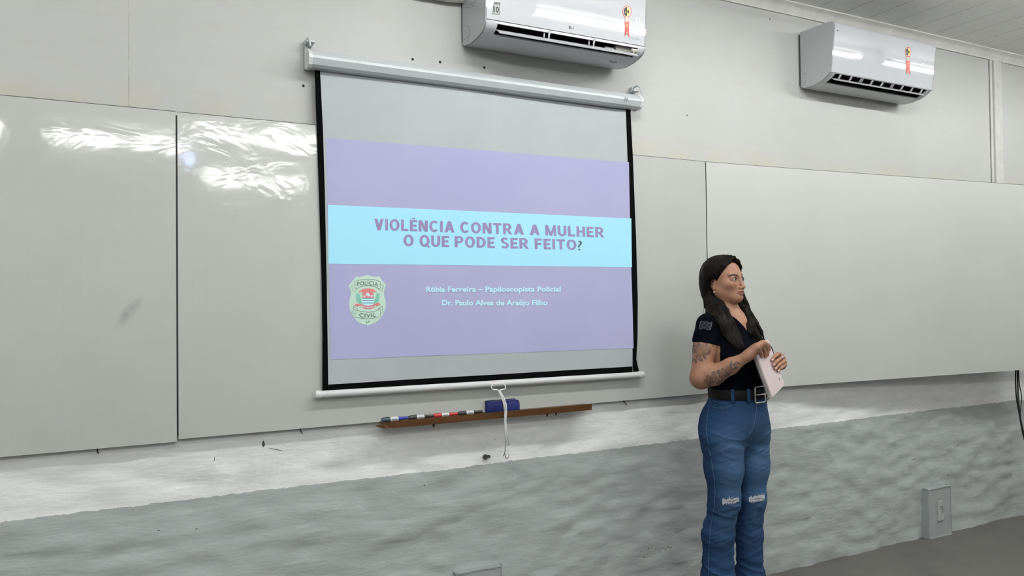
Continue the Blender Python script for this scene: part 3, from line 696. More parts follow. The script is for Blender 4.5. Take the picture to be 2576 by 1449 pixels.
def seal(f, c, rx, ry, rib, parent, nx=1.0):
    cx, cy = c
    s = flat('efficiency_seal', ell(cx, cy, rx, ry), f, M['red'], parent, .0010)
    flat('seal_ring', ell(cx, cy, rx*.86, ry*.86), f, M['white'], s, .0012)
    flat('seal_half', ell(cx, cy, rx*.76, ry*.76, 14, math.pi/2, 1.5*math.pi), f, M['black'], s, .0015)
    flat('seal_half', ell(cx, cy, rx*.76, ry*.76, 14, -math.pi/2, math.pi/2), f, M['yellow'], s, .0015)
    flat('seal_figure', ell(cx+rx*.28, cy+ry*.0, rx*.2, ry*.30), f, M['black'], s, .0018)
    flat('seal_figure', ell(cx-rx*.36, cy+ry*.1, rx*.1, ry*.14), f, M['yellow'], s, .0018)
    t0, t1, wd = rib
    rows = []
    for k in range(9):
        u = k/8; y_ = t0+(t1-t0)*u; e = max(0, (u-.78)/.22)
        rows.append([f(cx-wd*(.9+.12*u), y_, .0012), f(cx-wd*(.45+.5*e), t0+(t1-t0)*(min(u, .80+.2*(1-e)) if e else u), .0012), f(cx, t0+(t1-t0)*min(u, .80), .0012), f(cx+wd*(.45+.5*e), t0+(t1-t0)*u, .0012), f(cx+wd*(.9+.12*u), y_, .0012)])
    obj('seal_ribbon', sheet(rows), M['red'], s)
    flat('seal_tab', [(cx-wd*.75, t0+1), (cx+wd*.75, t0+1), (cx+wd*.75, t0+(t1-t0)*.24), (cx-wd*.75, t0+(t1-t0)*.24)], f, M['cream'], s, .0015)
    for q in (.34, .44, .75): flat('seal_print', [(cx-wd*.5, t0+(t1-t0)*q), (cx+wd*.5, t0+(t1-t0)*q), (cx+wd*.45, t0+(t1-t0)*(q+.035)), (cx-wd*.45, t0+(t1-t0)*(q+.035))], f, M['yellow'], s, .0015)
    return s
seal(f1, px(2103, 135), 11.3, 15.5, (px(0, 195)[1], px(0, 435)[1], 5.6), fp1)
lg = flat('maker_emblem', ell(*px(1443, 317), 2.7, 4.2), f1, M['black'], fp1, .0010)
flat('emblem_gap', ell(*px(1447, 312), .9, 1.5), f1, M['ac'], lg, .0014)
dtext('maker_lettering', 'LG', px(1462, 333), px(1490, 337), 5.6, f1, M['black'], fp1, .0012, .01)
dtext('model_lettering', 'DUAL Inverter', px(2130, 445), px(2248, 466), 4.4, f1, M['greyink'], fp1, .0012)
dtext('display_digits', '23', px(2200, 246), px(2252, 258), 10.5, f1, M['digit'], fp1, .0012, .0, 1.2)
flat('display_dot', ell(*px(2232, 287), 1.3, 1.1), f1, M['digit'], fp1, .0012)
# markings of the side: a pipe knock-out and a label
def sidept(x, pxy):
    v = ray(*pxy); return CAM+v*((x-CAM.x)/v.x)
sp = ac1.children[0]
def side_line(pts, x, r, name, mat, par):
    q = [sidept(x, p) for p in pts]; return obj(name, tube([(x-.0004, a.y, a.z) for a in q], r, 5), mat, par)
x_ = A1['xl']
side_line([px(222, 292), px(245, 290), px(265, 300), px(282, 325), px(290, 360), px(283, 400), px(265, 428), px(245, 445), px(228, 452)], x_, .0008, 'knockout_ring', M['greyink'], sp)
side_line([px(192, 20), px(195, 92), px(310, 78), px(345, 60), px(348, 0)], x_, .0008, 'spec_label', M['greyink'], sp)
for q in ([px(210, 35), px(215, 52), px(225, 50)], [px(240, 50), px(250, 30), px(258, 15)], [px(285, 20), px(300, 45), px(320, 40), px(335, 15)], [px(240, 52), px(270, 48)]): side_line(q, x_, .0012, 'label_print', M['greyink'], sp)
b = sidept(x_, px(0, 0))
obj('back_seam', box(x_-.0012, x_+.002, -.014, -.006, 2.61, 2.905), M['seam'], sp)
flat('flap_label', [(1534, 150), (1554, 153), (1552, 158), (1532, 155)], lambda X_, Y_, o: tuple(at(X_, Y_, .185)+Vector((0, 0, -.0035))), M['greyink'], ac1, 0)

# ---- unit at the right
A2 = dict(xl=3.268, xr=4.112)
fr2 = [(.205, 2.955), (.222, 2.953), (.234, 2.946), (.2405, 2.936), (.2430, 2.925), (.2421, 2.917), (.2145, 2.695), (.2135, 2.688)]
lo2 = [(.2135, 2.686), (.208, 2.683), (.190, 2.672), (.165, 2.659), (.140, 2.650), (.09, 2.643), (.03, 2.645), (.012, 2.66)]
ac2, fp2 = air_con('smaller-looking white air conditioner at the right, just below the ceiling cornice', A2['xl'], A2['xr'], fr2, lo2, 1, 4, 2.962, .045, .035)
f2 = face(fr2, .23)
xo0, xo1 = A2['xl']+.045, A2['xr']-.035
obj('louver_flap', thick_strip([(-.196, 2.655), (-.186, 2.664), (-.172, 2.672)], xo0+.004, xo1-.004, .003), M['ac_body'], ac2, auto=40)
for k in range(9):
    x = xo0+(xo1-xo0)*(k+.5)/9; big = k in (2, 5)
    obj('air_vane', thick_strip([(-.205, 2.684), (-.192, 2.668), (-.176, 2.664)], x-(.012 if big else .007), x+(.012 if big else .007), .002), M['ac_side'] if not big else M['greyink'], ac2)
def px2(cx, cy): return (1980+cx/4.322, 40+cy/4.322)
seal(f2, px2(1315, 392), 7.8, 12.5, (px2(0, 440)[1], px2(0, 648)[1], 4.6), fp2)
dtext('maker_lettering', 'ELGIN', px2(1083, 480), px2(1137, 486), 5.2, f2, M['greyink'], fp2, .0012)
dtext('corner_lettering', 'Elgin', px2(557, 166), px2(580, 171), 2.6, f2, M['greyink'], fp2, .0012)
flat('corner_emblem', ell(*px2(548, 160), 1.5, 1.5), f2, M['black'], fp2, .0012)
dtext('display_digits', '2', px2(1464, 543), px2(1484, 546), 7, f2, M['digit'], fp2, .0012, 0, .8)
sp = ac2.children[0]; x_ = A2['xl']
side_line([px2(183, 617), px2(203, 632), px2(210, 648)], x_, .0012, 'knockout_ring', M['greyink'], sp)
side_line([px2(212, 675), px2(206, 705), px2(182, 728)], x_, .0012, 'knockout_ring', M['greyink'], sp)
side_line([px2(180, 632), px2(192, 645)], x_, .001, 'knockout_ring', M['greyink'], sp)
for q in ([px2(136, 622), px2(148, 622)], [px2(136, 640), px2(148, 640)], [px2(136, 706), px2(146, 706)], [px2(136, 726), px2(146, 722), px2(147, 736)]): side_line(q, x_, .001, 'vent_slit', M['greyink'], sp)
obj('back_seam', box(x_-.0012, x_+.002, -.014, -.006, 2.665, 2.95), M['seam'], sp)

# ---- insulated pipe coming to the unit from the left
pz = at(1120, 4, .035)
setp(obj('refrigerant_pipe', tube([(.93, -.034, pz.z+.034), (1.05, -.034, pz.z+.0335), (1.17, -.034, pz.z+.035), (1.226, -.034, pz.z+.042)], .032, 18), M['trim'], smooth=False, auto=40), 'pale round pipe running along the wall into the left air conditioner', 'pipe')

# ================================================================ SOCKET BLOCKS, CABLES
def block(label, pxa, pxb, z0, d, socket):
    a = at(*pxa, d); b_ = at(*pxb, d); zt = (a.z+b_.z)/2
    r = thing('socket_box', label, 'socket box', ((a.x+b_.x)/2, -d/2, z0))
    bm = bmesh.new(); bmesh.ops.create_cube(bm, size=1)
    for v in bm.verts: v.co = Vector(((a.x+b_.x)/2+v.co.x*(b_.x-a.x), (-d+.035)/2-v.co.y*(d+.035), (z0+zt)/2+v.co.z*(zt-z0)))
    bmesh.ops.bevel(bm, geom=bm.edges[:], offset=.004, segments=2, affect='EDGES')
    bmesh.ops.subdivide_edges(bm, edges=[e for e in bm.edges if e.calc_length() > .05], cuts=6, use_grid_fill=True); bm.verts.index_update()
    V = np.array([v.co[:] for v in bm.verts]); V = V+.0016*np.stack([vnoise(V*40+k*9) for k in range(3)], 1)
    F = [tuple(v.index for v in f.verts) for f in bm.faces]; bm.free()
    V[:, 2] = np.maximum(V[:, 2], z0+.0005)
    obj('rendered_block', ([tuple(p) for p in V], F), M['plaster'], r, auto=40)
    if socket:
        p0 = at(2359, 1262, d+.006); p1_ = at(2374, 1308, d+.006)
        pl = obj('face_plate', box(p0.x, p1_.x, -d-.008, -d+.002, p1_.z, p0.z, .002), M['plate'], r)
        cx = (p0.x+p1_.x)/2+.008; cz_ = (p0.z+p1_.z)/2+.008; yy = -d-.0086
        obj('socket_slot', join(tube([(cx-.010, yy, cz_+.018), (cx+.004, yy, cz_+.020), (cx+.010, yy, cz_+.008), (cx+.009, yy, cz_-.012), (cx+.002, yy, cz_-.020)], .0016, 5), tube([(cx-.012, yy, cz_+.006), (cx-.004, yy, cz_+.003)], .002, 5), tube([(cx-.002, yy, cz_-.045), (cx+.001, yy, cz_-.046)], .0012, 5)), M['seam'], pl)
    return r
block('rendered wall block with a slim socket plate at the lower right by the floor', (2334, 1231), (2391, 1222), 0.0, .032, True)
block('grey rendered wall block cut off by the bottom edge, below the pen tray', (1147, 1441), (1262, 1424), .11, .020, False)
cb = thing('hanging_cable', 'black cables hanging out from behind the right whiteboard edge', 'cable', (5.3, -.12, 0))
for k, (o, rr) in enumerate(((0, .0045), (.016, .0048), (.028, .0030))):
    pl = [at(2555+o*260, 930, .06+o), at(2555+o*330, 965, .07+o), at(2557+o*150+k*k*2.2, 1000, .08+o), at(2565+k*1.0, 1045, .09+o), at(2573+k*1.5, 1090, .10+o), at(2587, 1140, .13+o), at(2610, 1230, .22+o*2)]
    e = pl[-1]; pl += [Vector((e.x+.06, e.y-.06, .05)), Vector((e.x+.2, e.y-.1-o*2, .009))]
    pl = [Vector(q) for q in pl]; sm_ = []
    for i in range(len(pl)-1):
        p0, p1_, p2_, p3_ = pl[max(i-1, 0)], pl[i], pl[i+1], pl[min(i+2, len(pl)-1)]
        for s in range(6):
            u = s/6; sm_.append(.5*(2*p1_+(p2_-p0)*u+(2*p0-5*p1_+4*p2_-p3_)*u*u+(3*p1_-p0-3*p2_+p3_)*u**3))
    sm_.append(pl[-1]); obj('cable_strand', tube(sm_, rr, 8), M['cable'], cb, smooth=True)

# ================================================================ CEILING LAMPS (behind and above the viewer, one of them added as fill)
def lamp(x, y, label):
    r = thing('ceiling_light', label, 'ceiling light', (x, y, CEIL-.075), group='fluorescent battens on the ceiling')
    obj('housing', box(x-.63, x+.63, y-.030, y+.030, CEIL-.045, CEIL-.0005, .006), M['lampbody'], r)
    for s in (-.032, .032):
        obj('lamp_tube', tube([(x-.59, y+s, CEIL-.085), (x+.59, y+s, CEIL-.085)], .0092, 12), M['tube'], r, auto=40)
    for e in (-.605, .605): obj('lamp_holder', box(x+e-.014, x+e+.014, y-.05, y+.05, CEIL-.105, CEIL-.044, .004), M['lampbody'], r)
    return r
for x, y in LAMPS: lamp(x, y, 'white twin-tube fluorescent batten on the plank ceiling')

# ceiling projector whose slide light is painted onto the screen sheets; only its mirrored lens shows in the whiteboard
pj = thing('projector', 'white ceiling projector behind the viewer, its lens mirrored in the middle whiteboard', 'projector', (.33, -4.36, 2.70))
obj('projector_body', box(.18, .50, -4.52, -4.235, 2.70, 2.805, .015), M['lampbody'], pj)
obj('ceiling_mount', join(tube([(.34, -4.38, 2.80), (.34, -4.38, CEIL-.012)], .02, 12), box(.27, .41, -4.45, -4.31, CEIL-.014, CEIL-.0005, .003)), M['lampbody'], pj, auto=40)
M['lens'] = glow('lit_projector_lens', (.42, .55, 1, 1), 60.0)
obj('lens_ring', tube([(.348, -4.234, 2.755), (.348, -4.21, 2.757)], .040, 20), M['dark'], pj, auto=40)
obj('lens', lathe([(0, .034), (.004, .030), (.007, .018), (.008, .004)], (.348, -4.2098, 2.757), (0, 1, 0), 20), M['lens'], pj, smooth=True)

# ================================================================ PERSON
# ---- signed-distance modelling: smooth unions of tapered limbs on a grid, turned into one continuous surface
class Field:
    def __init__(s, xs, ys, zs):
        s.x, s.y, s.z = (np.asarray(a, np.float64) for a in (xs, ys, zs)); s.D = np.full((len(s.x), len(s.y), len(s.z)), 1.0, np.float32)
    def _sub(s, lo, hi):
        r = []
        for a, l, h in zip((s.x, s.y, s.z), lo, hi):
            i = int(np.searchsorted(a, l)); j = int(np.searchsorted(a, h)); r.append(slice(max(0, i-1), min(len(a), j+1)))
        return tuple(r)
    def op(s, f, lo, hi, k=.01, mode='add', pad=.03):
        sl = s._sub(np.array(lo)-pad, np.array(hi)+pad)
        if any(q.stop <= q.start for q in sl): return
        X, Y, Z = np.meshgrid(s.x[sl[0]], s.y[sl[1]], s.z[sl[2]], indexing='ij')
        d = f(X, Y, Z).astype(np.float32); A = s.D[sl]
        if mode == 'sub': A, d = -A, d
        h = np.maximum(k-np.abs(A-d), 0)/max(k, 1e-6)
        r = np.minimum(A, d)-h*h*k*.25
        s.D[sl] = -r if mode == 'sub' else r
    def cone(s, a, b, ra, rb, k=.01, mode='add'):
        a, b = np.array(a, float), np.array(b, float); ab = b-a; L2 = max(1e-9, float(ab@ab))
        def f(X, Y, Z):
            px_, py_, pz_ = X-a[0], Y-a[1], Z-a[2]; t = np.clip((px_*ab[0]+py_*ab[1]+pz_*ab[2])/L2, 0, 1)
            return np.sqrt((px_-t*ab[0])**2+(py_-t*ab[1])**2+(pz_-t*ab[2])**2)-(ra+(rb-ra)*t)
        R = max(ra, rb); s.op(f, np.minimum(a, b)-R, np.maximum(a, b)+R, k, mode, pad=k+.012)
    def chain(s, pts, rs, k=.01):
        for i in range(len(pts)-1): s.cone(pts[i], pts[i+1], rs[i], rs[i+1], k)
    def ell(s, c, r, ax=None, k=.01, mode='add'):
        c = np.array(c, float); r = np.array(r, float)*(HSC if ax is HAX else 1.0); ax = np.eye(3) if ax is None else np.array(ax, float)
        def f(X, Y, Z):
            q = [(X-c[0])*u[0]+(Y-c[1])*u[1]+(Z-c[2])*u[2] for u in ax]
            k0 = np.sqrt(sum((q[i]/r[i])**2 for i in range(3)))+1e-9; k1 = np.sqrt(sum((q[i]/r[i]**2)**2 for i in range(3)))+1e-9
            return k0*(k0-1)/k1
        e = np.sqrt(((ax*r[:, None])**2).sum(0)); s.op(f, c-e, c+e, k, mode, pad=k+.012)
    def half(s, n, d, k=.004):
        """keep the side n.p < d"""
        X, Y, Z = np.meshgrid(s.x, s.y, s.z, indexing='ij', sparse=True); q = (n[0]*X+n[1]*Y+n[2]*Z-d).astype(np.float32)
        s.D = np.maximum(s.D, q)
    def mesh(s):
        D = s.D; D[0], D[-1], D[:, 0], D[:, -1], D[:, :, 0], D[:, :, -1] = 1, 1, 1, 1, 1, 1
        S = (D < 0); nx, ny, nz = D.shape; c = np.zeros((nx-1, ny-1, nz-1), np.uint8)
        cs = [(i, j, k) for i in (0, 1) for j in (0, 1) for k in (0, 1)]
        for i, j, k in cs: c += S[i:nx-1+i, j:ny-1+j, k:nz-1+k]
        ids = np.flatnonzero((c > 0) & (c < 8)); sh = c.shape; I, J, K = np.unravel_index(ids, sh)
        val = {q: D[I+q[0], J+q[1], K+q[2]].astype(np.float64) for q in cs}
        acc = np.zeros((len(ids), 3)); cnt = np.zeros(len(ids))
        for a in cs:
            for ax in range(3):
                if a[ax] == 0:
                    b = list(a); b[ax] = 1; b = tuple(b); va, vb = val[a], val[b]; m = (va < 0) != (vb < 0)
                    t = np.where(m, va/np.where(m, va-vb, 1), 0)
                    P_ = np.stack([np.full(len(ids), a[q], float)+(t if q == ax else 0) for q in range(3)], 1)
                    acc[m] += P_[m]; cnt[m] += 1
        acc /= cnt[:, None]
        V = np.stack([g[i]+(g[np.minimum(i+1, len(g)-1)]-g[i])*acc[:, q] for q, (g, i) in enumerate(((s.x, I), (s.y, J), (s.z, K)))], 1)
        F = []
        for ax in range(3):
            sl0 = [slice(None)]*3; sl1 = [slice(None)]*3; sl0[ax] = slice(0, -1); sl1[ax] = slice(1, None)
            e = S[tuple(sl0)] != S[tuple(sl1)]; flip = S[tuple(sl0)]
            o = [q for q in range(3) if q != ax]
            idx = np.argwhere(e); idx = idx[(idx[:, o[0]] > 0) & (idx[:, o[1]] > 0) & (idx[:, o[0]] < sh[o[0]]) & (idx[:, o[1]] < sh[o[1]])]
            fl = flip[tuple(idx.T)]; quad = []
            for du, dv in ((-1, -1), (0, -1), (0, 0), (-1, 0)):
                q = idx.copy(); q[:, o[0]] += du; q[:, o[1]] += dv
                quad.append(np.searchsorted(ids, np.ravel_multi_index(tuple(q.T), sh)))
            Q = np.stack(quad, 1); inv = fl if ax != 1 else ~fl
            Q[~inv] = Q[~inv][:, ::-1]; F.append(Q)
        return V, np.concatenate(F)
def relax(V, F, n=1, w=.5):
    E_ = np.concatenate([F[:, [0, 1]], F[:, [1, 2]], F[:, [2, 3]], F[:, [3, 0]]])
    for _ in range(n):
        A = np.zeros_like(V); c = np.zeros(len(V))
        for a, b in ((0, 1), (1, 0)):
            for q in range(3): A[:, q] += np.bincount(E_[:, a], V[E_[:, b], q], len(V))
            c += np.bincount(E_[:, a], None, len(V))
        V = V*(1-w)+w*A/np.maximum(c, 1)[:, None]
    return V
def vnormals(V, F):
    n = np.cross(V[F[:, 2]]-V[F[:, 0]], V[F[:, 3]]-V[F[:, 1]]); N = np.zeros_like(V)
    for k in range(4):
        for q in range(3): N[:, q] += np.bincount(F[:, k], n[:, q], len(V))
    return N/np.maximum(np.linalg.norm(N, axis=1), 1e-12)[:, None]
def npobj(name, V, F, mat, parent):
    """mesh in the parent's own space, straight from arrays"""
    me = bpy.data.meshes.new(name); me.vertices.add(len(V)); me.vertices.foreach_set('co', np.ascontiguousarray(V, np.float32).ravel())
    m = F.shape[1]; me.loops.add(F.size); me.loops.foreach_set('vertex_index', np.ascontiguousarray(F, np.int32).ravel())
    me.polygons.add(len(F)); me.polygons.foreach_set('loop_start', np.arange(0, F.size, m, dtype=np.int32))
    me.update(calc_edges=True); me.validate(); me.polygons.foreach_set('use_smooth', np.ones(len(F), bool))
    me.materials.append(mat); o = bpy.data.objects.new(name, me); COL.objects.link(o); o.parent = parent
    return o
def attr(o, name, arr):
    a = o.data.attributes.new(name, 'FLOAT', 'POINT'); a.data.foreach_set('value', np.asarray(arr, np.float32))
def attrc(o, name, arr):
    a = o.data.attributes.new(name, 'FLOAT_COLOR', 'POINT'); a.data.foreach_set('color', np.concatenate([arr, np.ones((len(arr), 1))], 1).astype(np.float32).ravel())
def bvh(V, F): return BVHTree.FromPolygons([tuple(p) for p in V], [tuple(int(i) for i in q) for q in F])

# ---- the person's own frame: x to the viewer's right, y away from the viewer, z up
pb = at(1850, 740, .40); pb.z = 0
vd = Vector((pb.x-CAM.x, pb.y-CAM.y, 0)); vl = vd.length; vd.normalize()
prz = math.atan2(-vd.x, vd.y)
person = thing('person', 'long-haired woman in black t-shirt and ripped jeans holding a pink notebook', 'person', pb, prz)
PI_ = (Matrix.Translation(pb) @ Matrix.Rotation(prz, 4, 'Z')).inverted()
PC = PI_ @ CAM
def pray(px, py): return PI_.to_3x3() @ ray(px, py)
def PL(px, py, y):
    v = pray(px, py); return np.array(PC+v*float((y-PC.y)/v.y))
def hit(tree, px, py, off=0.0):
    v = pray(px, py).normalized(); h, n, i, d = tree.ray_cast(PC, v)
    return None if h is None else np.array(h-v*off)
TH = math.radians(50); Fv = np.array([math.sin(TH), -math.cos(TH), 0]); Lv = np.array([math.cos(TH), math.sin(TH), 0]); Uv = np.array([0, 0, 1.])
BAX = [Fv, Lv, Uv]
def cxz(z): return float(np.interp(z, [.8, .95, 1.05, 1.25, 1.38, 1.45], [.0, .004, .008, -.010, -.024, -.032]))
def T(f, l, z): return np.array([cxz(z), 0, z])+f*Fv+l*Lv
HSC = np.array([.935, .935, .965]); HT = math.radians(58); Hf = np.array([math.sin(HT), -math.cos(HT), 0]); Hl = np.array([math.cos(HT), math.sin(HT), 0])
HAX = [Hf, Hl, Uv]
ye = .0705*Hf[1]-.031*Hl[1]
HC = PL(1845.5, 702, ye)-(.0705*Hf-.031*Hl)                       # centre of the head at eye level
def Hp(f, l, u): return HC+HSC[0]*f*Hf+HSC[1]*l*Hl+HSC[2]*u*Uv

def torso(fd, g):
    fd.ell(T(-.002, 0, 1.255), (.100+g, .142+g, .175+g), BAX, .02)
    fd.ell(T(0, 0, 1.09), (.100+g, .134+g, .13+g), BAX, .05)
    for s in (-1, 1):
        fd.ell(T(.082, s*.066, 1.235), (.055+g, .062+g, .062+g), BAX, .045)
        fd.cone(T(-.012, s*.03, 1.382), T(-.012, s*.112, 1.358), .050+g, .047+g, .04)
        fd.cone(T(-.03, s*.03, 1.425), T(-.02, s*.105, 1.378), .028+g, .032+g, .04)
RS = PL(1778, 820, -.112); RE = PL(1763.5, 951, -.145); RM1 = PL(1796, 943, -.165); RM2 = PL(1838, 921, -.185); RW = PL(1880, 896, -.205)
LS = T(-.01, .128, 1.352); LE = T(-.045, .205, 1.125)

# notebook plane (needed for the hands)
NA = PL(1897, 884.5, -.175); NBv = PL(1932, 853, -.050); ND = PL(1940, 1003, -.180); NC = NBv+(ND-NA)
nn = np.cross(NBv-NA, ND-NA); nn /= np.linalg.norm(nn)
if nn[1] > 0: nn = -nn                                            # outward, towards the viewer
def on_cover(px, py, off):
    v = np.array(pray(px, py)); c = np.array(PC); t_ = ((NA-c)@nn+off)/(v@nn); return c+v*t_

# ---------------- body
def seq(*segs):
    out = [segs[0][0]]
    for a, b, st in segs: out += list(np.linspace(a, b, max(2, int(round((b-a)/st))+1))[1:])
    return out
zs = seq((-.01, .90, .010), (.90, 1.06, .004), (1.06, 1.30, .0021), (1.30, 1.42, .003), (1.42, 1.615, .0015), (1.615, 1.70, .003))
B = Field(np.arange(-.26, .29, .0021), np.arange(-.27, .26, .0021), zs)
torso(B, -.002)
B.ell(T(-.012, 0, .97), (.098, .130, .13), BAX, .05)
# legs under the jeans
NK = PL(1822, 1256, -.075); FK = PL(1890, 1252, .045); NAk = PL(1806, 1500, -.06); FAk = PL(1887, 1500, .07); NAk[2] = .09; FAk[2] = .09
for hp, kn, an in ((T(-.005, -.080, .90), NK, NAk), (T(-.005, .080, .90), FK, FAk)):
    B.chain([hp, kn, (kn*.6+an*.4)-Fv*.012, an], [.072, .050, .044, .034], .012)
    B.chain([an, an+Fv*.06-Uv*.045, an+Fv*.14-Uv*.06], [.034, .032, .024], .02); B.cone(an, an-Fv*.03-Uv*.055, .03, .026, .02)
# arms
B.chain([RS, RS*.55+RE*.45, RE], [.048, .0465, .0465], .02)
B.chain([RE, RM1, RM2, RW], [.0465, .0440, .0335, .0205], .016)
LWr = PL(1958, 917, .045)
B.chain([LS, LS*.5+LE*.5, LE], [.050, .046, .043], .02); B.chain([LE, LE*.55+LWr*.45, LWr], [.043, .036, .022], .016)
# neck and head
B.cone(Hp(-.018, 0, -.075), T(-.012, 0, 1.40), .046, .052, .03)
B.cone(Hp(.0, -.03, -.07), T(.055, -.012, 1.375), .012, .012, .03); B.cone(Hp(.0, .03, -.07), T(.055, .012, 1.375), .012, .012, .03)
B.ell(Hp(-.014, 0, .030), (.094, .0735, .079), HAX, .02)
B.ell(Hp(.020, 0, -.026), (.066, .0650, .076), HAX, .03)
B.ell(Hp(.036, 0, -.054), (.055, .045, .046), HAX, .02)
B.ell(Hp(.076, 0, -.087), (.0215, .023, .019), HAX, .022)
for s in (-1, 1):
    B.cone(Hp(.000, s*.049, -.050), Hp(.066, s*.014, -.086), .013, .011, .03)       # jaw line
    B.ell(Hp(.056, s*.041, -.024), (.025, .022, .018), HAX, .02)                      # cheek
    B.cone(Hp(.078, s*.014, .021), Hp(.066, s*.045, .020), .009, .008, .014)          # brow ridge
    B.ell(Hp(.094, s*.029, -.003), (.014, .016, .0105), HAX, .012, 'sub')             # socket
    B.ell(Hp(.0730, s*.0335, 0), (.0135, .0210, .0145), HAX, .004)                     # lids
    B.ell(Hp(.0865, s*.0345, -.0005), (.0130, .0185, .0070), HAX, .0018, 'sub')
B.cone(Hp(.084, 0, .012), Hp(.104, 0, -.033), .0068, .0090, .010)                     # nose
B.ell(Hp(.1055, 0, -.0365), (.0095, .0095, .0085), HAX, .006)
for s in (-1, 1):
    B.ell(Hp(.0965, s*.0105, -.0415), (.0090, .0065, .0066), HAX, .005)
    B.ell(Hp(.0985, s*.0068, -.0485), (.0042, .0032, .0030), HAX, .002, 'sub')
B.cone(Hp(.090, 0, -.047), Hp(.094, 0, -.056), .008, .007, .012)
for s in (-1, 1):
    B.chain([Hp(.0985, 0, -.0570), Hp(.0970, s*.009, -.0566), Hp(.086, s*.024, -.0600)], [.0052, .0050, .0022], .005)   # upper lip
    B.chain([Hp(.0970, 0, -.0672), Hp(.0950, s*.009, -.0666), Hp(.086, s*.022, -.0612)], [.0062, .0055, .0024], .005)   # lower lip
    B.chain([Hp(.1035, 0, -.0682), Hp(.1005, s*.010, -.0678), Hp(.0885, s*.0235, -.0670)], [.0012, .0012, .0010], .0015) if False else None
for s in (-1, 1):
    for q in range(4):
        a0, a1 = q/4, (q+1)/4; g_ = lambda a: Hp(.1040-.016*a*a, s*.0255*a, -.0620+.0030*a*a)
        B.cone(g_(a0), g_(a1), .0016, .0014, .0015, 'sub')
# ears
for s in (-1, 1):
    ea_ = [Hf*.94-Hl*s*(-.34), Hl*s*.94+Hf*(-.34)*1.0, Uv]; ea_ = [v_/np.linalg.norm(v_) for v_ in ea_]; ea_[1] = ea_[1]-ea_[0]*(ea_[1]@ea_[0]); ea_[1] /= np.linalg.norm(ea_[1])
    c_ = Hp(-.012, s*.074, -.016)
    B.ell(c_, (.0185, .007, .030), ea_, .006)
    B.ell(c_+ea_[0]*.002+ea_[1]*.006+Uv*.004, (.0095, .0058, .0185), ea_, .004, 'sub')
    B.ell(c_+ea_[0]*.006+ea_[1]*.003-Uv*.004, (.006, .004, .007), ea_, .003)
    B.ell(c_+ea_[0]*.006-Uv*.026, (.008, .0055, .009), ea_, .005)
# hands
hk_ = .004
mcpR = [PL(1904, 874, -.215), PL(1910.5, 867.5, -.203), PL(1916.5, 863.5, -.188), PL(1921, 862, -.172)]    # little .. index
pipR = [on_cover(1912, 882, .013), on_cover(1921, 876, .015), on_cover(1928, 872, .016), on_cover(1931, 868, .014)]
dipR = [on_cover(1915.5, 890, .0095), on_cover(1925, 887, .0105), on_cover(1931, 883, .011), on_cover(1934, 875, .0105)]
tipR = [on_cover(1917, 898, .0062), on_cover(1926.5, 898, .0065), on_cover(1931, 892.5, .0065), on_cover(1935, 881, .0065)]
palmR = RW*.35+np.mean(mcpR, 0)*.65
B.chain([RW, palmR], [.0215, .022], .014)
for i in range(4):
    B.cone(RW*.75+palmR*.25, mcpR[i], .017, .0112, .013)
    r0 = (.0078, .0086, .0089, .0086)[i]
    B.chain([mcpR[i], pipR[i], dipR[i], tipR[i]], [r0+.0022, r0+.0004, r0-.0008, r0-.0022], hk_)
thR = [RW*.6+palmR*.4, PL(1897, 886, -.150), PL(1908, 887, -.132), PL(1915, 885, -.118)]
B.chain(thR, [.016, .0125, .0105, .0085], .008)
tipL = [on_cover(1941.5, 906, .0068), on_cover(1945.5, 918.5, .0068), on_cover(1950.5, 927.5, .0068), on_cover(1957, 933.5, .006)]      # index .. little
dipL = [on_cover(1949, 897, .0115), on_cover(1954, 909, .0115), on_cover(1959.5, 918.5, .0115), on_cover(1964, 926.5, .010)]
pipL = [on_cover(1959.5, 890.5, .017), on_cover(1968, 898.5, .017), on_cover(1973, 908.5, .016), on_cover(1974.5, 917.5, .014)]
mcpL = [PL(1964, 895, .035), PL(1970, 903, .032), PL(1972, 913, .032), PL(1970, 922, .034)]
for i in range(4):
    r0 = (.0086, .0090, .0086, .0077)[i]
    B.cone(LWr, mcpL[i], .019, .0115, .014)
    B.chain([mcpL[i], pipL[i], dipL[i], tipL[i]], [r0+.0024, r0+.0006, r0-.0007, r0-.0020], hk_)
thL = [LWr*.6+mcpL[0]*.4, on_cover(1957, 893, -.034), on_cover(1947, 895, -.030), on_cover(1938, 899, -.026)]
B.chain(thL, [.015, .0125, .0105, .0085], .008)
BV, BF = B.mesh(); del B
BV = relax(BV, BF, 1, .35)
BN = vnormals(BV, BF); BT = bvh(BV, BF)

# skin colour laid on as pigment: lips, flush of the cheeks, knuckles, nails, inked arm; plus shade painted into the face's hollows
hq = ((BV-HC) @ np.array(HAX).T)/HSC
col = np.tile(np.array([.315, .158, .096]), (len(BV), 1))
def tint(mask, c): col[:] = col*(1-mask[:, None])+np.array(c)*mask[:, None]
def blob(c, r): return np.exp(-((BV-c)**2).sum(1)/(r*r))
nz_ = fbm(BV*60, 3); col *= (1+.05*nz_)[:, None]
for s in (-1, 1): tint(.35*blob(Hp(.062, s*.042, -.030), .022), (.42, .16, .10))
u_ = hq[:, 2]; l_ = hq[:, 1]; inl = np.clip(1-np.abs(l_)/.0262, 0, 1)**.5
lipm = np.clip((.0092*inl-np.abs(u_+.0622+.0015*inl))/.0020, 0, 1)*(hq[:, 0] > .078)
tint(.95*lipm, (.235, .072, .060))
tint(.9*np.clip(1-np.abs(u_+.0620-.0030*(l_/.0255)**2)/.0021, 0, 1)*(np.abs(l_) < .0255)*(hq[:, 0] > .080), (.07, .02, .018))  # crease shade painted along the mouth line
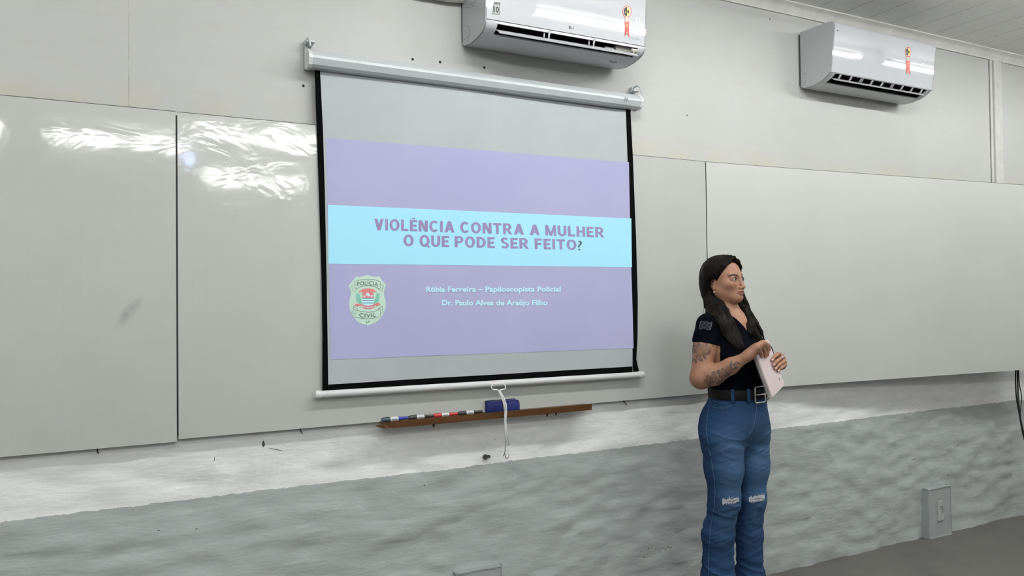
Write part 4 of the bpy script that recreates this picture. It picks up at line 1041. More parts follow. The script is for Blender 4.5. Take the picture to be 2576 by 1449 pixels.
for s in (-1, 1):  # dark shade painted into nostrils, eye sockets, ear hollows and nose wings
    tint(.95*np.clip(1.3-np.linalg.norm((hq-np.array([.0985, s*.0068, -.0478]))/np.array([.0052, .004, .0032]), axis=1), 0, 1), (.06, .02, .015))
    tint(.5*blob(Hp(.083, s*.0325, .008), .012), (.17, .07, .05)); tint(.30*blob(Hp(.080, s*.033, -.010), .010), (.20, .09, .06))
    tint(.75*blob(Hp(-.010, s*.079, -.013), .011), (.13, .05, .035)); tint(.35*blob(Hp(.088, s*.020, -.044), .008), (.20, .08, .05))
for q in tipL: tint(np.clip(1.9-np.linalg.norm(BV-(q+nn*.0058), axis=1)/.0045, 0, 1)*.95, (.68, .42, .36))
for q in tipR: tint(np.clip(1.4-np.linalg.norm(BV-(q+nn*.005), axis=1)/.0046, 0, 1)*.7, (.20, .07, .055))
for q in mcpR+pipR+mcpL+pipL: tint(.25*blob(q, .010), (.30, .12, .08))
def segt(a, b):
    ab = b-a; t_ = ((BV-a)@ab)/(ab@ab); return t_, np.linalg.norm(BV-(a+np.clip(t_, 0, 1)[:, None]*ab), axis=1)
ta, da = segt(RS, RE); tb_, db = segt(RE, RW)
rw = (Matrix.Translation(pb) @ Matrix.Rotation(prz, 4, 'Z')); Rn = np.array(rw.to_3x3()); WV = BV @ Rn.T+np.array(pb)-np.array(CAM)
dep = WV @ np.array(_fw); PXv = np.stack([IW/2+FPX*(WV @ np.array(_rt))/dep, IH/2-FPX*(WV @ np.array(_up))/dep], 1)
facing = np.clip(-(BN @ Rn.T*(WV/np.linalg.norm(WV, axis=1)[:, None])).sum(1)*4, 0, 1)*((da < .075) | (db < .065))*(BV[:, 1] < -.04)
ink = np.zeros(len(BV))
PXw = PXv+1.1*np.stack([vnoise(BV*70+9), vnoise(BV*70+31)], 1)
def rose(cx, cy, R, ph):
    q = PXw-np.array([cx, cy]); r = np.hypot(q[:, 0], q[:, 1])/R; th = np.arctan2(q[:, 1], q[:, 0]); b_ = .86+.14*np.cos(5*th+ph)
    m = np.clip((b_-r)*R/1.0+.5, 0, 1); rim = np.clip(1.2-np.abs(r-b_)*R/1.1, 0, 1)
    pet = np.clip(1.25-np.abs(np.sin(r*6.5+.9*np.sin(3*th+ph)))*2.4, 0, 1); ray_ = np.clip(1-np.abs(np.sin(2.5*th+ph*.5+r*2))*5, 0, 1)*(r > .4)
    np.maximum(ink, np.maximum(m*np.clip(.22+.62*pet+.35*ray_+.25*(r < .3), 0, 1), rim*.95), out=ink)
def leaf(cx, cy, L_, W_, deg, tone=.45):
    a = math.radians(deg); q = PXw-np.array([cx, cy]); u = (q[:, 0]*math.cos(a)+q[:, 1]*math.sin(a))/L_; v = (-q[:, 0]*math.sin(a)+q[:, 1]*math.cos(a))
    w_ = W_*np.clip(1-u*u, 0, 1)**.8; e = w_-np.abs(v); inside = np.clip(e+.5, 0, 1)*(np.abs(u) < 1); rim = np.clip(1.3-np.abs(e)/1.0, 0, 1)*(np.abs(u) < 1.03); mid = np.clip(1-np.abs(v)/.9, 0, 1)*(np.abs(u) < .9)
    np.maximum(ink, np.maximum(inside*(tone+.3*(v > 0)), np.maximum(rim*.9, mid*.8)), out=ink)
for q in ((1757, 856, 7, .3), (1748, 879, 9.5, 1.2), (1769, 875, 9.5, 2.2), (1784, 876, 6.5, .8), (1757, 897, 7, 2.9), (1770, 890, 5, .1), (1738, 890, 6, 1.5)): rose(*q)
for q in ((1772, 859, 9, 3.2, 10), (1788, 862, 9, 3, 25), (1742, 866, 7, 3, 70), (1773, 899, 7, 2.8, 55), (1763, 905, 7, 3, 20), (1750, 908, 6, 2.6, 80), (1741, 905, 7, 3, 100), (1782, 888, 7, 2.5, 140), (1793, 869, 5, 2.2, 70), (1758, 868, 6, 2.5, 150), (1778, 866, 5, 2, 110)): leaf(*q)
for q in ((1802, 951, 13.5, .4), (1817, 938, 10.5, 1.7), (1832, 930, 8.5, 2.8), (1777, 958, 5.2, .2), (1782, 948, 4.6, 1.9), (1820, 951, 7.5, .9), (1790, 962, 6, 2.2), (1841, 933, 5.5, 1)): rose(*q)
for q in ((1840, 915, 8, 2.4, 80), (1848.5, 917, 5, 3.2, 120), (1857, 913, 6.5, 1.4, 30), (1849, 927, 7, 2.6, 150), (1838, 921, 6, 1.2, 60), (1830, 943, 8, 3, 150), (1811, 962, 8, 3, 160), (1788, 953, 6, 2.4, 120), (1795, 938, 6, 2.6, 150), (1806, 934, 6, 2.4, 140), (1784, 967, 6, 2.6, 20)): leaf(*q)
tattoo = np.clip(ink*1.3, 0, 1)*facing
t = NT('skin'); a_ = t.node('ShaderNodeAttribute', attribute_name='skin_col'); k_ = t.node('ShaderNodeAttribute', attribute_name='ink')
v = t.mapping((1, 1, 1))
ink = t.math('MULTIPLY', k_.outputs['Fac'], t.ramp(t.noise(v, 60, 3), [(.3, .70), (.6, .92)]))
t.base(t.mix(ink, a_.outputs['Color'], (.030, .029, .032, 1))).set(Roughness=.55)
t.b.inputs['Subsurface Weight'].default_value = .12; t.b.inputs['Subsurface Radius'].default_value = (.012, .005, .003); t.b.inputs['Subsurface Scale'].default_value = .4
t.bump(t.noise(v, 260, 3), .08, .001); M['skin'] = t.m
body = npobj('body', BV, BF, M['skin'], person); attrc(body, 'skin_col', np.clip(col, 0, 1)); attr(body, 'ink', np.clip(tattoo, 0, 1))

def pobj(name, vf, mat, parent=None, **kw): return obj(name, vf, mat, parent or person, world=False, **kw)
def path_on(tree, pxs, off, n=1):
    """pixels -> points lying on a surface"""
    out = []
    for i in range(len(pxs)-1):
        m_ = max(1, int(math.hypot(pxs[i+1][0]-pxs[i][0], pxs[i+1][1]-pxs[i][1])/3)) if n else 1
        for k in range(m_):
            u = k/m_; h = hit(tree, pxs[i][0]+(pxs[i+1][0]-pxs[i][0])*u, pxs[i][1]+(pxs[i+1][1]-pxs[i][1])*u, off)
            if h is not None: out.append(h)
    h = hit(tree, *pxs[-1], off)
    if h is not None: out.append(h)
    return out
# ---------------- eyes, brows
M['sclera'] = plain('eye_white', (.42, .39, .37), .2); M['iris'] = plain('dark_iris', (.018, .010, .008), .12)
for s in (-1, 1):
    c_ = Hp(.0730, s*.0330, -.0005); bm = bmesh.new(); bmesh.ops.create_uvsphere(bm, u_segments=24, v_segments=16, radius=.0126)
    g_ = Vector(tuple(Hf*.97+Hl*(.24 if s < 0 else .14)+Uv*.02)).normalized(); q_ = g_.to_track_quat('Z', 'Y').to_matrix()
    for v_ in bm.verts: v_.co = q_ @ v_.co+Vector(tuple(c_))
    V = [tuple(v_.co) for v_ in bm.verts]; bm.verts.index_update(); F = [tuple(v_.index for v_ in f.verts) for f in bm.faces]; bm.free()
    e = pobj('eye', (V, F), M['sclera'], smooth=True); e.data.materials.append(M['iris'])
    for p_ in e.data.polygons:
        if (p_.center-Vector(tuple(c_))).normalized().dot(g_) > .83: p_.material_index = 1
M['hair'] = None
t = NT('black_hair'); tc = t.node('ShaderNodeTexCoord'); mp = t.node('ShaderNodeMapping'); mp.inputs['Scale'].default_value = (260, 260, 6); t.link(tc.outputs['Object'], mp.inputs[0])
n_ = t.noise(mp.outputs[0], 1.0, 3, .6); t.base(t.ramp(n_, [(.3, (.002, .0018, .0018, 1)), (.8, (.018, .012, .0095, 1))])).set(Roughness=.42); t.b.inputs['Specular IOR Level'].default_value = .05
t.bump(n_, .25, .002); M['hair'] = t.m
M['brow'] = plain('brow_hair', (.020, .012, .009), .7)
def brow(pts, rs, name='eyebrow'):
    return pobj(name, tube(pts, rs, 7), M['brow'], smooth=True)
bp = path_on(BT, [(1833.5, 695.5), (1838, 692.8), (1843, 691.2), (1848, 691.2), (1853, 692.4), (1857.5, 695)], .0002)
brow(bp, [.0009+.0017*math.sin(math.pi*min(1, (.12+.8*i/(len(bp)-1)))) for i in range(len(bp))])
fb = [Hp(.086-.10*(abs(l-.012))**1.25, l, .0225+.10*(l-.012)-.0) for l in np.linspace(.014, .042, 7)]
fb = [np.array(BT.find_nearest(Vector(tuple(q)))[0]) for q in fb]; brow(fb, [.0018]*5+[.0014, .0008])
for s in (-1, 1):
    lu = [np.array(BT.find_nearest(Vector(tuple(Hp(.088-.0055*((q)/.0125)**2, s*.0335+q, .0074*(1-(q/.0185)**2)+.0002))))[0])+Hf*.0008 for q in np.linspace(-.0170, .0160, 9)]
    brow(lu, [.0009, .0014, .0016, .0016, .0016, .0016, .0015, .0012, .0009], 'eyelash')
# earring
M['gold'] = plain('pale_gold', (.70, .48, .30), .25, .9)
eh = Hp(-.002, -.0835, -.040)
if eh is not None:
    pobj('earring', join(tube([eh, eh-Uv*.006+np.array([.0008, -.002, 0]), eh-Uv*.012+np.array([.0012, -.003, 0])], .0010, 6), tube([eh-Uv*.011+np.array([.0012, -.003, 0]), eh-Uv*.017+np.array([.0016, -.003, 0]), eh-Uv*.023+np.array([.002, -.003, 0]), eh-Uv*.025+np.array([.0022, -.003, 0])], [.0012, .0030, .0042, .0015], 8)), M['gold'], smooth=True)
def ring_on(a, b, u, r, name, mat, parent=None, h=.002):
    c_ = a*(1-u)+b*u; d_ = (b-a)/np.linalg.norm(b-a); e1 = np.cross(d_, Uv); e1 /= np.linalg.norm(e1); e2 = np.cross(d_, e1)
    rows = []
    for k in range(25):
        q = 2*math.pi*k/24; w_ = e1*math.cos(q)+e2*math.sin(q)
        rows.append([c_+w_*r-d_*h, c_+w_*(r+.0013)-d_*h*.8, c_+w_*(r+.0013)+d_*h*.8, c_+w_*r+d_*h])
    return pobj(name, sheet([[tuple(p) for p in q] for q in rows]), mat, smooth=True)
M['silver'] = plain('polished_silver', (.75, .74, .72), .15, .95)
ring_on(pipL[1], dipL[1], .20, .0100, 'finger_ring', M['silver'], h=.0040)
ring_on(mcpR[1], pipR[1], .45, .0100, 'finger_ring', M['silver'])

# ---------------- t-shirt
zt_ = seq((.99, 1.46, .0032))
S_ = Field(np.arange(-.25, .24, .003), np.arange(-.22, .25, .003), zt_)
torso(S_, .003)
d1 = RE-RS; d1 /= np.linalg.norm(d1); d2 = LE-LS; d2 /= np.linalg.norm(d2)
SE = RS+d1*.085; S_.chain([RS+np.array([.004, 0, .002]), SE], [.0505, .0520], .03); S_.chain([LS, LS+d2*.10], [.051, .050], .03)
# sleeve cut square to the arm, hem level at the belt, v-shaped neckline
nrm = d1+np.array([-.05, 0, .02]); nrm /= np.linalg.norm(nrm)
def cut(fd, n, p0, lo, hi):
    fd.op(lambda X, Y, Z: -( (X-p0[0])*n[0]+(Y-p0[1])*n[1]+(Z-p0[2])*n[2]), lo, hi, .002, 'sub', pad=0)
cut(S_, nrm, RS+d1*.078, RS+d1*.078-np.array([.09, .08, .12]), RS+d1*.078+np.array([.060, .09, .035]))
S_.half((0, 0, -1), -1.070)
vn = PL(1870, 833, -.09)                                          # tip of the neckline
def vneck(X, Y, Z):
    f_ = X*Fv[0]+Y*Fv[1]-(cxz(1.38)*Fv[0]); l_ = (X-cxz(1.38))*Lv[0]+Y*Lv[1]
    open_ = np.abs(l_)-.004-np.clip(Z-vn[2], 0, .2)*.62
    return np.maximum(np.maximum(open_, vn[2]-Z), -f_+.0)
S_.op(vneck, (-.2, -.2, 1.25), (.2, .2, 1.47), .004, 'sub', pad=0)
S_.cone(T(-.01, 0, 1.36), T(-.015, 0, 1.48), .074, .080, .006, 'sub')
SV, SF = S_.mesh(); del S_
SV = relax(SV, SF, 2, .5); SN = vnormals(SV, SF)
q = SV*np.array([1, 1, 1.0]); fold = .0045*vnoise(np.stack([SV@Lv*9+SV[:, 2]*14, SV@Fv*16, SV[:, 2]*9-SV@Lv*6], 1))+.003*vnoise(np.stack([SV@Lv*24+SV[:, 2]*20, SV@Fv*20, SV[:, 2]*16], 1))
SV = SV+SN*(np.clip(fold, -.002, .01)*np.clip((SV[:, 2]-1.0)/.05, 0, 1))[:, None]
t = NT('black_jersey'); v = t.mapping((1, 1, 1)); t.base(t.ramp(t.noise(v, 12, 4), [(.35, (.0012, .0015, .0030, 1)), (.7, (.003, .0038, .0075, 1))])).set(Roughness=.95); t.b.inputs['Specular IOR Level'].default_value = .05; t.bump(t.noise(v, 500, 2), .2, .001); M['jersey'] = t.m
shirt = npobj('t_shirt', SV, SF, M['jersey'], person); ST = bvh(SV, SF)
setp(shirt, 'black short-sleeved t-shirt')
M['patch'] = plain('grey_print_on_cloth', (.17, .18, .21), .8)
lines = []
for k in range(7):
    u = k/6; pts = [(1763-5*u+(28+1.5*u)*j/6, 808+18.5*u+(2.6)*j/6+1.6*math.sin(j*1.6+.5)) for j in range(7)]
    h_ = path_on(ST, pts, .0012)
    if len(h_) > 2: lines.append(tube(h_, .00075, 5))
for pts in ([(1763, 808), (1758, 826.5)], [(1791.5, 811), (1787.5, 829)]):
    h_ = path_on(ST, pts, .0012)
    if len(h_) > 2: lines.append(tube(h_, .0009, 5))
if lines: pobj('flag_print', join(*lines), M['patch'], shirt)
# ---------------- jeans
J = Field(np.arange(-.25, .26, .0034), np.arange(-.22, .26, .0034), seq((.02, 1.10, .0034)))
J.ell(T(0, 0, 1.08), (.104, .139, .13), BAX, .03)
J.ell(T(-.010, 0, .945), (.122, .158, .135), BAX, .05)
for s in (-1, 1): J.ell(T(-.062, s*.066, .895), (.080, .082, .105), BAX, .05)
nh = PL(1816, 1100, -.065); fh = PL(1881, 1090, .062)
nc, fc = PL(1806.5, 1345, -.066), PL(1884.5, 1345, .055); nm, fm = PL(1806, 1449, -.063), PL(1887, 1449, .062)
nb, fb_ = np.array([nm[0]-.002, nm[1], .045]), np.array([fm[0]+.002, fm[1], .045])
D0 = J.D.copy()
J.chain([nh, nh*.5+NK*.5+np.array([.003, 0, 0]), NK], [.099, .080, .0665], .035); J.chain([NK, nc, nm, nb], [.0665, .0665, .0705, .088], .03)
D1 = J.D; J.D = D0
J.chain([fh, fh*.5+FK*.5+np.array([.004, 0, 0]), FK], [.101, .076, .0610], .045); J.chain([FK, fc, fm, fb_], [.0610, .0560, .0620, .082], .03)
h_ = np.maximum(.010-np.abs(D1-J.D), 0)/.010; J.D = np.minimum(D1, J.D)-h_*h_*.010*.25; del D0, D1
J.half((0, 0, 1), 1.081); J.half((0, 0, -1), -.035)
JV, JF = J.mesh(); del J
JV = relax(JV, JF, 2, .5); JN = vnormals(JV, JF)
z_ = JV[:, 2]
kneeW = np.exp(-((z_-.52)/.10)**2)+.9*np.exp(-((z_-.82)/.07)**2)+.9*np.clip((.50-z_)/.2, 0, 1)
cre = vnoise(np.stack([JV[:, 0]*7+z_*5, JV[:, 1]*7, z_*34+JV[:, 0]*10], 1)); cre2 = vnoise(np.stack([JV[:, 0]*12-z_*9+40, JV[:, 1]*12, z_*58-JV[:, 0]*22], 1))
cre = .5-np.abs(cre)*1.6; cre2 = .5-np.abs(cre2)*1.8
JV = JV+JN*((.0030*cre+.0020*cre2)*np.clip(kneeW+.22, 0, 1.1))[:, None]
JT = bvh(JV, JF); JN = vnormals(JV, JF)
front = np.clip((JN@Fv-.1)/.8, 0, 1)
fade = np.clip(np.exp(-((z_-.80)/.13)**2)*.9+.55*np.exp(-((z_-.60)/.12)**2)+.15, 0, 1)*front
t = NT('blue_denim'); a_ = t.node('ShaderNodeAttribute', attribute_name='fade'); v = t.mapping((1, 1, 1))
tw = t.mapping((700, 700, 350), rot=(0, .6, 0)); wn = t.noise(tw, 1, 2)
mp = t.mapping((10, 10, 90)); st_ = t.noise(mp, 1, 4, .6)
b0 = t.ramp(t.noise(v, 6, 5), [(.3, (.0070, .025, .078, 1)), (.7, (.012, .038, .104, 1))])
b1_ = t.mix(t.math('MULTIPLY', a_.outputs['Fac'], t.math('MULTIPLY_ADD', st_, .7, .5)), b0, (.048, .102, .192, 1))
b2_ = t.mix(t.ramp(wn, [(.45, 0), (.65, .30)]), b1_, (.06, .115, .20, 1))
t.base(b2_).set(Roughness=.85); t.b.inputs['Specular IOR Level'].default_value = .15
t.bump(t.math('ADD', wn, t.math('MULTIPLY', st_, .8)), .25, .0015); M['denim'] = t.m
jeans = npobj('jeans', JV, JF, M['denim'], person); attr(jeans, 'fade', fade); setp(jeans, 'blue flared jeans ripped at both knees')
M['stitch'] = plain('pale_stitching', (.075, .13, .22), .8)
def stitch(name, pxs, r=.0009, off=.0003, mat=None):
    h_ = path_on(JT, pxs, off)
    if len(h_) > 2: pobj(name, tube(h_, r, 5), mat or M['stitch'], jeans, smooth=True)
stitch('side_seam', [(1787, 997), (1781, 1037), (1777, 1070), (1778, 1095), (1784, 1130), (1791, 1165), (1796, 1200), (1799, 1235), (1797, 1275), (1790, 1310), (1785, 1350), (1783, 1400), (1783, 1448)], .0009)
stitch('fly_seam', [(1904, 1012), (1902, 1035), (1898, 1062), (1892, 1084), (1884, 1093)], .0014)
stitch('pocket_stitching', [(1788, 1021), (1800, 1026), (1820, 1027), (1836, 1022), (1846, 1010)], .0011)
stitch('pocket_stitching', [(1793, 1008), (1812, 1013), (1830, 1014)], .0009)
# ripped knees: pale loose threads over a torn slot
M['thread'] = plain('frayed_white_threads', (.50, .53, .58), .9, var=.2, scale=400); M['slot'] = plain('torn_slot', (.17, .085, .07), .8)
def rip(cx, cy, w_, h_, slope):
    rows = []
    for i in range(9):
        u = -1+2*i/8; x = cx+u*w_; yc = cy+u*w_*slope; hh = h_*(.75+.25*math.sin(i*2.3)); r = []
        for j in range(5):
            p_ = hit(JT, x, yc-hh+2*hh*j/4, .0012); r.append(p_)
        rows.append(r)
    if any(p_ is None for r in rows for p_ in r): return
    rp = pobj('ripped_knee', sheet([[tuple(p_) for p_ in r] for r in rows]), M['thread'], jeans, smooth=True)
    sl = []
    for i in range(8):
        u = -.75+1.5*i/7; x = cx+u*w_; yc = cy+u*w_*slope+1.2; sl.append([hit(JT, x, yc-1.6*math.sin(math.pi*i/7)-.3, .0020), hit(JT, x, yc+1.6*math.sin(math.pi*i/7)+.3, .0020)])
    pobj('torn_slot', sheet([[tuple(p_) for p_ in r] for r in sl]), M['slot'], rp)
    fr = []
    for i in range(70):
        u = random.uniform(-1, 1); x = cx+u*w_; yc = cy+u*w_*slope; s = random.choice((-1, 1, 1)); L_ = random.uniform(1.5, 5); y0 = yc+s*h_*random.uniform(.3, .9)
        q0 = hit(JT, x, y0, .0016); q1 = hit(JT, x+random.uniform(-2, 2), y0+L_*.5*s, .0035); q2 = hit(JT, x+random.uniform(-2, 2), y0+L_*s, .002)
        if q0 is not None and q1 is not None and q2 is not None: fr.append(tube([q0, q1, q2], [.0009, .0008, .0004], 4))
    for i in range(22):
        x = cx+random.uniform(-.8, .8)*w_; yc = cy+(x-cx)*slope
        q0 = hit(JT, x, yc-2.5, .0028); q1 = hit(JT, x+random.uniform(-3, 3), yc+3.5, .0028)
        if q0 is not None and q1 is not None: fr.append(tube([q0, q1], .0006, 4))
    pobj('frayed_threads', join(*fr), M['thread'], rp)
rip(1838, 1260, 21, 7, -.10); rip(1904, 1254, 20, 8, -.16)
# belt with a square buckle, belt loops
def wring(z, g):
    out = []
    for k in range(72):
        a = 2*math.pi*k/72; d_ = Fv*math.cos(a)+Lv*math.sin(a); o_ = np.array([cxz(z), 0, z]); h_, n_, i_, ds = JT.ray_cast(Vector(tuple(o_+d_*.4)), Vector(tuple(-d_)))
        out.append((np.array(h_) if h_ is not None else o_+d_*.13)+d_*g)
    return out
zb0, zb1 = 1.040, 1.084
rr = [wring(z, g) for z, g in ((zb0, .001), (zb0, .006), (zb0+.003, .0075), (zb1-.003, .0075), (zb1, .006), (zb1, .001))]
r0_ = wring(1.066, 0); rr = [[np.array([r0_[k][0], r0_[k][1], 0])+(Fv*math.cos(2*math.pi*k/72)+Lv*math.sin(2*math.pi*k/72))*g+Uv*z for k in range(72)] for z, g in ((zb0, .001), (zb0, .007), (zb0+.003, .009), (zb1-.003, .009), (zb1, .007), (zb1, .001))]
M['leather'] = plain('black_leather', (.004, .005, .0045), .6, var=.3, scale=60, spec=.2)
belt = pobj('belt', sheet([[tuple(p_) for p_ in r] for r in rr], closed=True), M['leather'], auto=50); setp(belt, 'wide black leather belt')
bc = np.array([r0_[0][0], r0_[0][1], (zb0+zb1)/2])+Fv*.0125
def frame(c, ax, ay, w_, h_, r):
    pts = []
    for a0, (sx, sy) in enumerate(((1, 1), (-1, 1), (-1, -1), (1, -1))):
        for q in range(4):
            a = math.radians(90*a0+30*q); pts.append(c+ax*(sx*(w_-.006)+.006*math.cos(a))+ay*(sy*(h_-.006)+.006*math.sin(a)))
    pts += [pts[0], pts[1]]; return tube(pts, r, 8, cap=False)
M['chrome'] = plain('chrome', (.72, .70, .68), .16, 1.0)
pobj('buckle', join(frame(bc, Lv, Uv, .033, .035, .0038), tube([bc-Lv*.030+Fv*.002, bc+Fv*.004, bc+Lv*.031+Fv*.003], .0028, 8)), M['chrome'], belt, auto=50)
for k in (60, 66, 10, 30, 42):
    a = 2*math.pi*k/72; d_ = Fv*math.cos(a)+Lv*math.sin(a); tn = -Fv*math.sin(a)+Lv*math.cos(a); c_ = np.array([r0_[k][0], r0_[k][1], 0])
    rows = [[tuple(c_+d_*g+tn*.007*s+Uv*z) for s in (-1, -.5, .5, 1)] for z, g in ((1.026, .003), (1.033, .011), (1.040, .0125), (1.084, .0125), (1.090, .009))]
    pobj('belt_loop', sheet(rows), M['denim'], jeans, smooth=True)
# ---------------- boots (below the picture)
M['boot'] = plain('black_boot_leather', (.012, .011, .011), .4)
for an in (NAk, FAk):
    K_ = Field(np.arange(an[0]-.14, an[0]+.26, .005), np.arange(an[1]-.24, an[1]+.14, .005), np.arange(-.006, .20, .004))
    h0 = np.array([an[0], an[1], 0])
    K_.chain([h0+Uv*.19, h0+Uv*.085-Fv*.01], [.050, .046], .02); K_.chain([h0+Uv*.075-Fv*.025, h0+Uv*.060+Fv*.07, h0+Uv*.036+Fv*.155], [.046, .044, .034], .03)
    K_.half((0, 0, -1), -.020); V1, F1 = K_.mesh()
    bt = npobj('boot', relax(V1, F1, 2), F1, M['boot'], person)
    hl = [(h0+Fv*f_*1+Lv*l_ for f_, l_ in ()) ]
    so = [h0+Fv*(.052+.125*math.cos(a))+Lv*(.041*math.sin(a)*(1+.12*math.cos(a))) for a in np.linspace(0, 2*math.pi, 24, endpoint=False)]
    pobj('boot_sole', sheet([[tuple(p_+Uv*z) for p_ in so] for z in (.0, .001, .022, .024)], closed=True), M['boot'], bt); 
    V_, F_ = sheet([[tuple(p_+Uv*z) for p_ in so] for z in (.0, .024)], closed=True)

# ---------------- hair
H_ = Field(np.arange(-.215, .17, .0022), np.arange(-.20, .20, .0022), seq((1.17, 1.70, .0022)))
H_.ell(Hp(-.018, 0, .030), (.104, .0840, .0865), HAX, .02)
H_.ell(Hp(-.052, 0, -.035), (.068, .0765, .080), HAX, .04)
# hair line: the face, and the ears, stay clear
def facecut(X, Y, Z):
    f_ = (X-HC[0])*Hf[0]+(Y-HC[1])*Hf[1]; l_ = (X-HC[0])*Hl[0]+(Y-HC[1])*Hl[1]; u_ = (Z-HC[2])/HSC[2]; f_ = f_/HSC[0]; l_ = l_/HSC[1]
    lim = np.where(u_ > .0, .016+.50*u_+.10*np.clip(u_-.05, 0, 1), .016+1.6*np.clip(u_, -.022, 0)); lim = np.where(u_ < -.012, np.minimum(lim, -.004), lim)
    side_ = np.clip((np.abs(l_)-.03)/.05, 0, 1)
    return np.maximum(lim-f_, u_-(.083+.004*np.clip(l_/.03, -1, 1)-.020*side_))
H_.op(facecut, Hp(0, 0, 0)-.15, Hp(0, 0, 0)+.15, .008, 'sub', pad=0)
def lock(pts, rs, k=.006): H_.chain(pts, rs, k)
rn = random.Random(11)
def sway(): return np.array([rn.uniform(-1, 1), rn.uniform(-1, 1), rn.uniform(-1, 1)])
# combed strands over the crown, from the parting to both sides
part = [Hp(.066-.150*q, -.012+.008*q, .093+.021*math.sin(math.pi*min(1, q*.9+.12))-.016*q) for q in np.linspace(0, 1, 9)]
for i in range(9):
    p0 = part[i]
    for sd in (-1, 1):
        f0 = .070-.15*i/8
        e1_ = Hp(min(.050, f0*.75)-.004, sd*.066, .062-.012*(i > 6)); e2_ = Hp(min(.006, f0*.45-.018), sd*.0790, .012); e3_ = Hp(-.050-.012*i/8, sd*.074, -.045)
        lock([p0, e1_, e2_, e3_], [.006, .0075, .0075, .007], .010)
# fringe swept over the far side of the brow
for q in range(9): lock([Hp(.058-.004*q, -.010, .095), Hp(.068-.003*q, .018, .082), Hp(.063-.004*q, .043, .060), Hp(.048-.005*q, .066, .018), Hp(.020-.005*q, .074, -.05)], [.0035, .0045, .0050, .0055, .006], .014)
# long fall behind the near ear, over the right breast
NLt = [(1771, 745), (1775, 772), (1792, 795), (1808, 815), (1820, 842), (1836, 862), (1853, 878)]; NRt = [(1800, 735), (1817, 757), (1830, 780), (1844, 808), (1857, 832), (1867, 850), (1872, 866)]
for i in range(34):
    a = i/33; pts = [Hp(-.062+.026*a, -.072+.006*abs(a-.5), .02+.02*rn.random()), Hp(-.058+.026*a, -.074, -.03)]; rs = [.0085, .0085]
    for k in range(7):
        j = rn.uniform(-1.2, 1.2); x = NLt[k][0]+(NRt[k][0]-NLt[k][0])*a+j; y = NLt[k][1]+(NRt[k][1]-NLt[k][1])*a+j
        hs = hit(ST, x, y, .004+.006*rn.random()); hb = hit(BT, x, y, .005+.006*rn.random())
        if k < 2: p_ = PL(x, y, (-.044, -.064)[k]+.03*abs(a-.35)+.004*rn.random())
        else:
            c_ = [h for h in (hs, hb) if h is not None]; p_ = min(c_, key=lambda h: h[1]) if c_ else PL(x, y, -.12)
        pts.append(p_); rs.append((.0055, .0060, .0062, .0058, .0050, .0044, .0036)[k])
    q = rn.random(); n_ = 0 if q < .4 else (1 if q < .8 else 2)
    if n_: pts = pts[:-n_]; rs = rs[:-n_]
    pts[-1] = pts[-2]+(pts[-1]-pts[-2])*rn.uniform(.3, 1.1); rs[-1] = .0010; rs[-2] = .0034; lock(pts, rs, .004)
# fall on the far side
FLt = [(1848, 748), (1853, 770), (1860, 792), (1872, 818), (1885, 838), (1893, 852)]; FRt = [(1868, 738), (1881, 768), (1892, 790), (1905, 810), (1917, 834), (1925, 856)]
for i in range(24):
    a = i/23; pts = [Hp(-.02+.05*a, .073, .02), Hp(-.03+.05*a, .076, -.04)]; rs = [.009, .009]
    for k in range(6):
        j = rn.uniform(-1, 1); x = FLt[k][0]+(FRt[k][0]-FLt[k][0])*a+j; y = FLt[k][1]+(FRt[k][1]-FLt[k][1])*a+j
        hs = hit(ST, x, y, .009)
        p_ = hs if (hs is not None and k > 1) else PL(x, y, (.070, .062, .050, .035, .015, .0)[k])
        pts.append(p_); rs.append(.0075-.0008*k)
    if rn.random() < .4: pts = pts[:-1]; rs = rs[:-1]
    pts[-1] = pts[-2]+(pts[-1]-pts[-2])*rn.uniform(.4, 1.1); rs[-1] = .0010; rs[-2] = .0036; lock(pts, rs, .004)
# mass down the back
for i in range(14):
    a = i/13; l_ = -.040+.095*a
    lock([Hp(-.082, l_, .0), Hp(-.082, l_*1.05, -.07), T(-.075+.012*abs(a-.5), l_*1.4, 1.42), T(-.112, l_*1.5, 1.33), T(-.122, l_*1.4, 1.22)], [.012, .013, .013, .011, .005], .010)
for s in (-1, 1): H_.ell(Hp(-.009, s*.083, -.019), (.0205, .017, .031), HAX, .004, 'sub')
HV, HF = H_.mesh(); del H_
HV = relax(HV, HF, 1, .4); HN = vnormals(HV, HF)
rad_ = np.arctan2(HV[:, 1]-HC[1], HV[:, 0]-HC[0])
gro = vnoise(np.stack([rad_*16+HV[:, 2]*3, HV[:, 2]*7, rad_*0+2], 1))*.6+.4*vnoise(np.stack([HV[:, 0]*130+HV[:, 2]*40, HV[:, 1]*130, HV[:, 2]*9], 1))
HV = HV+HN*(.0022*gro)[:, None]
hair = npobj('hair', HV, HF, M['hair'], person); setp(hair, 'long straight black hair')
HTr = bvh(HV, HF)
strands = []
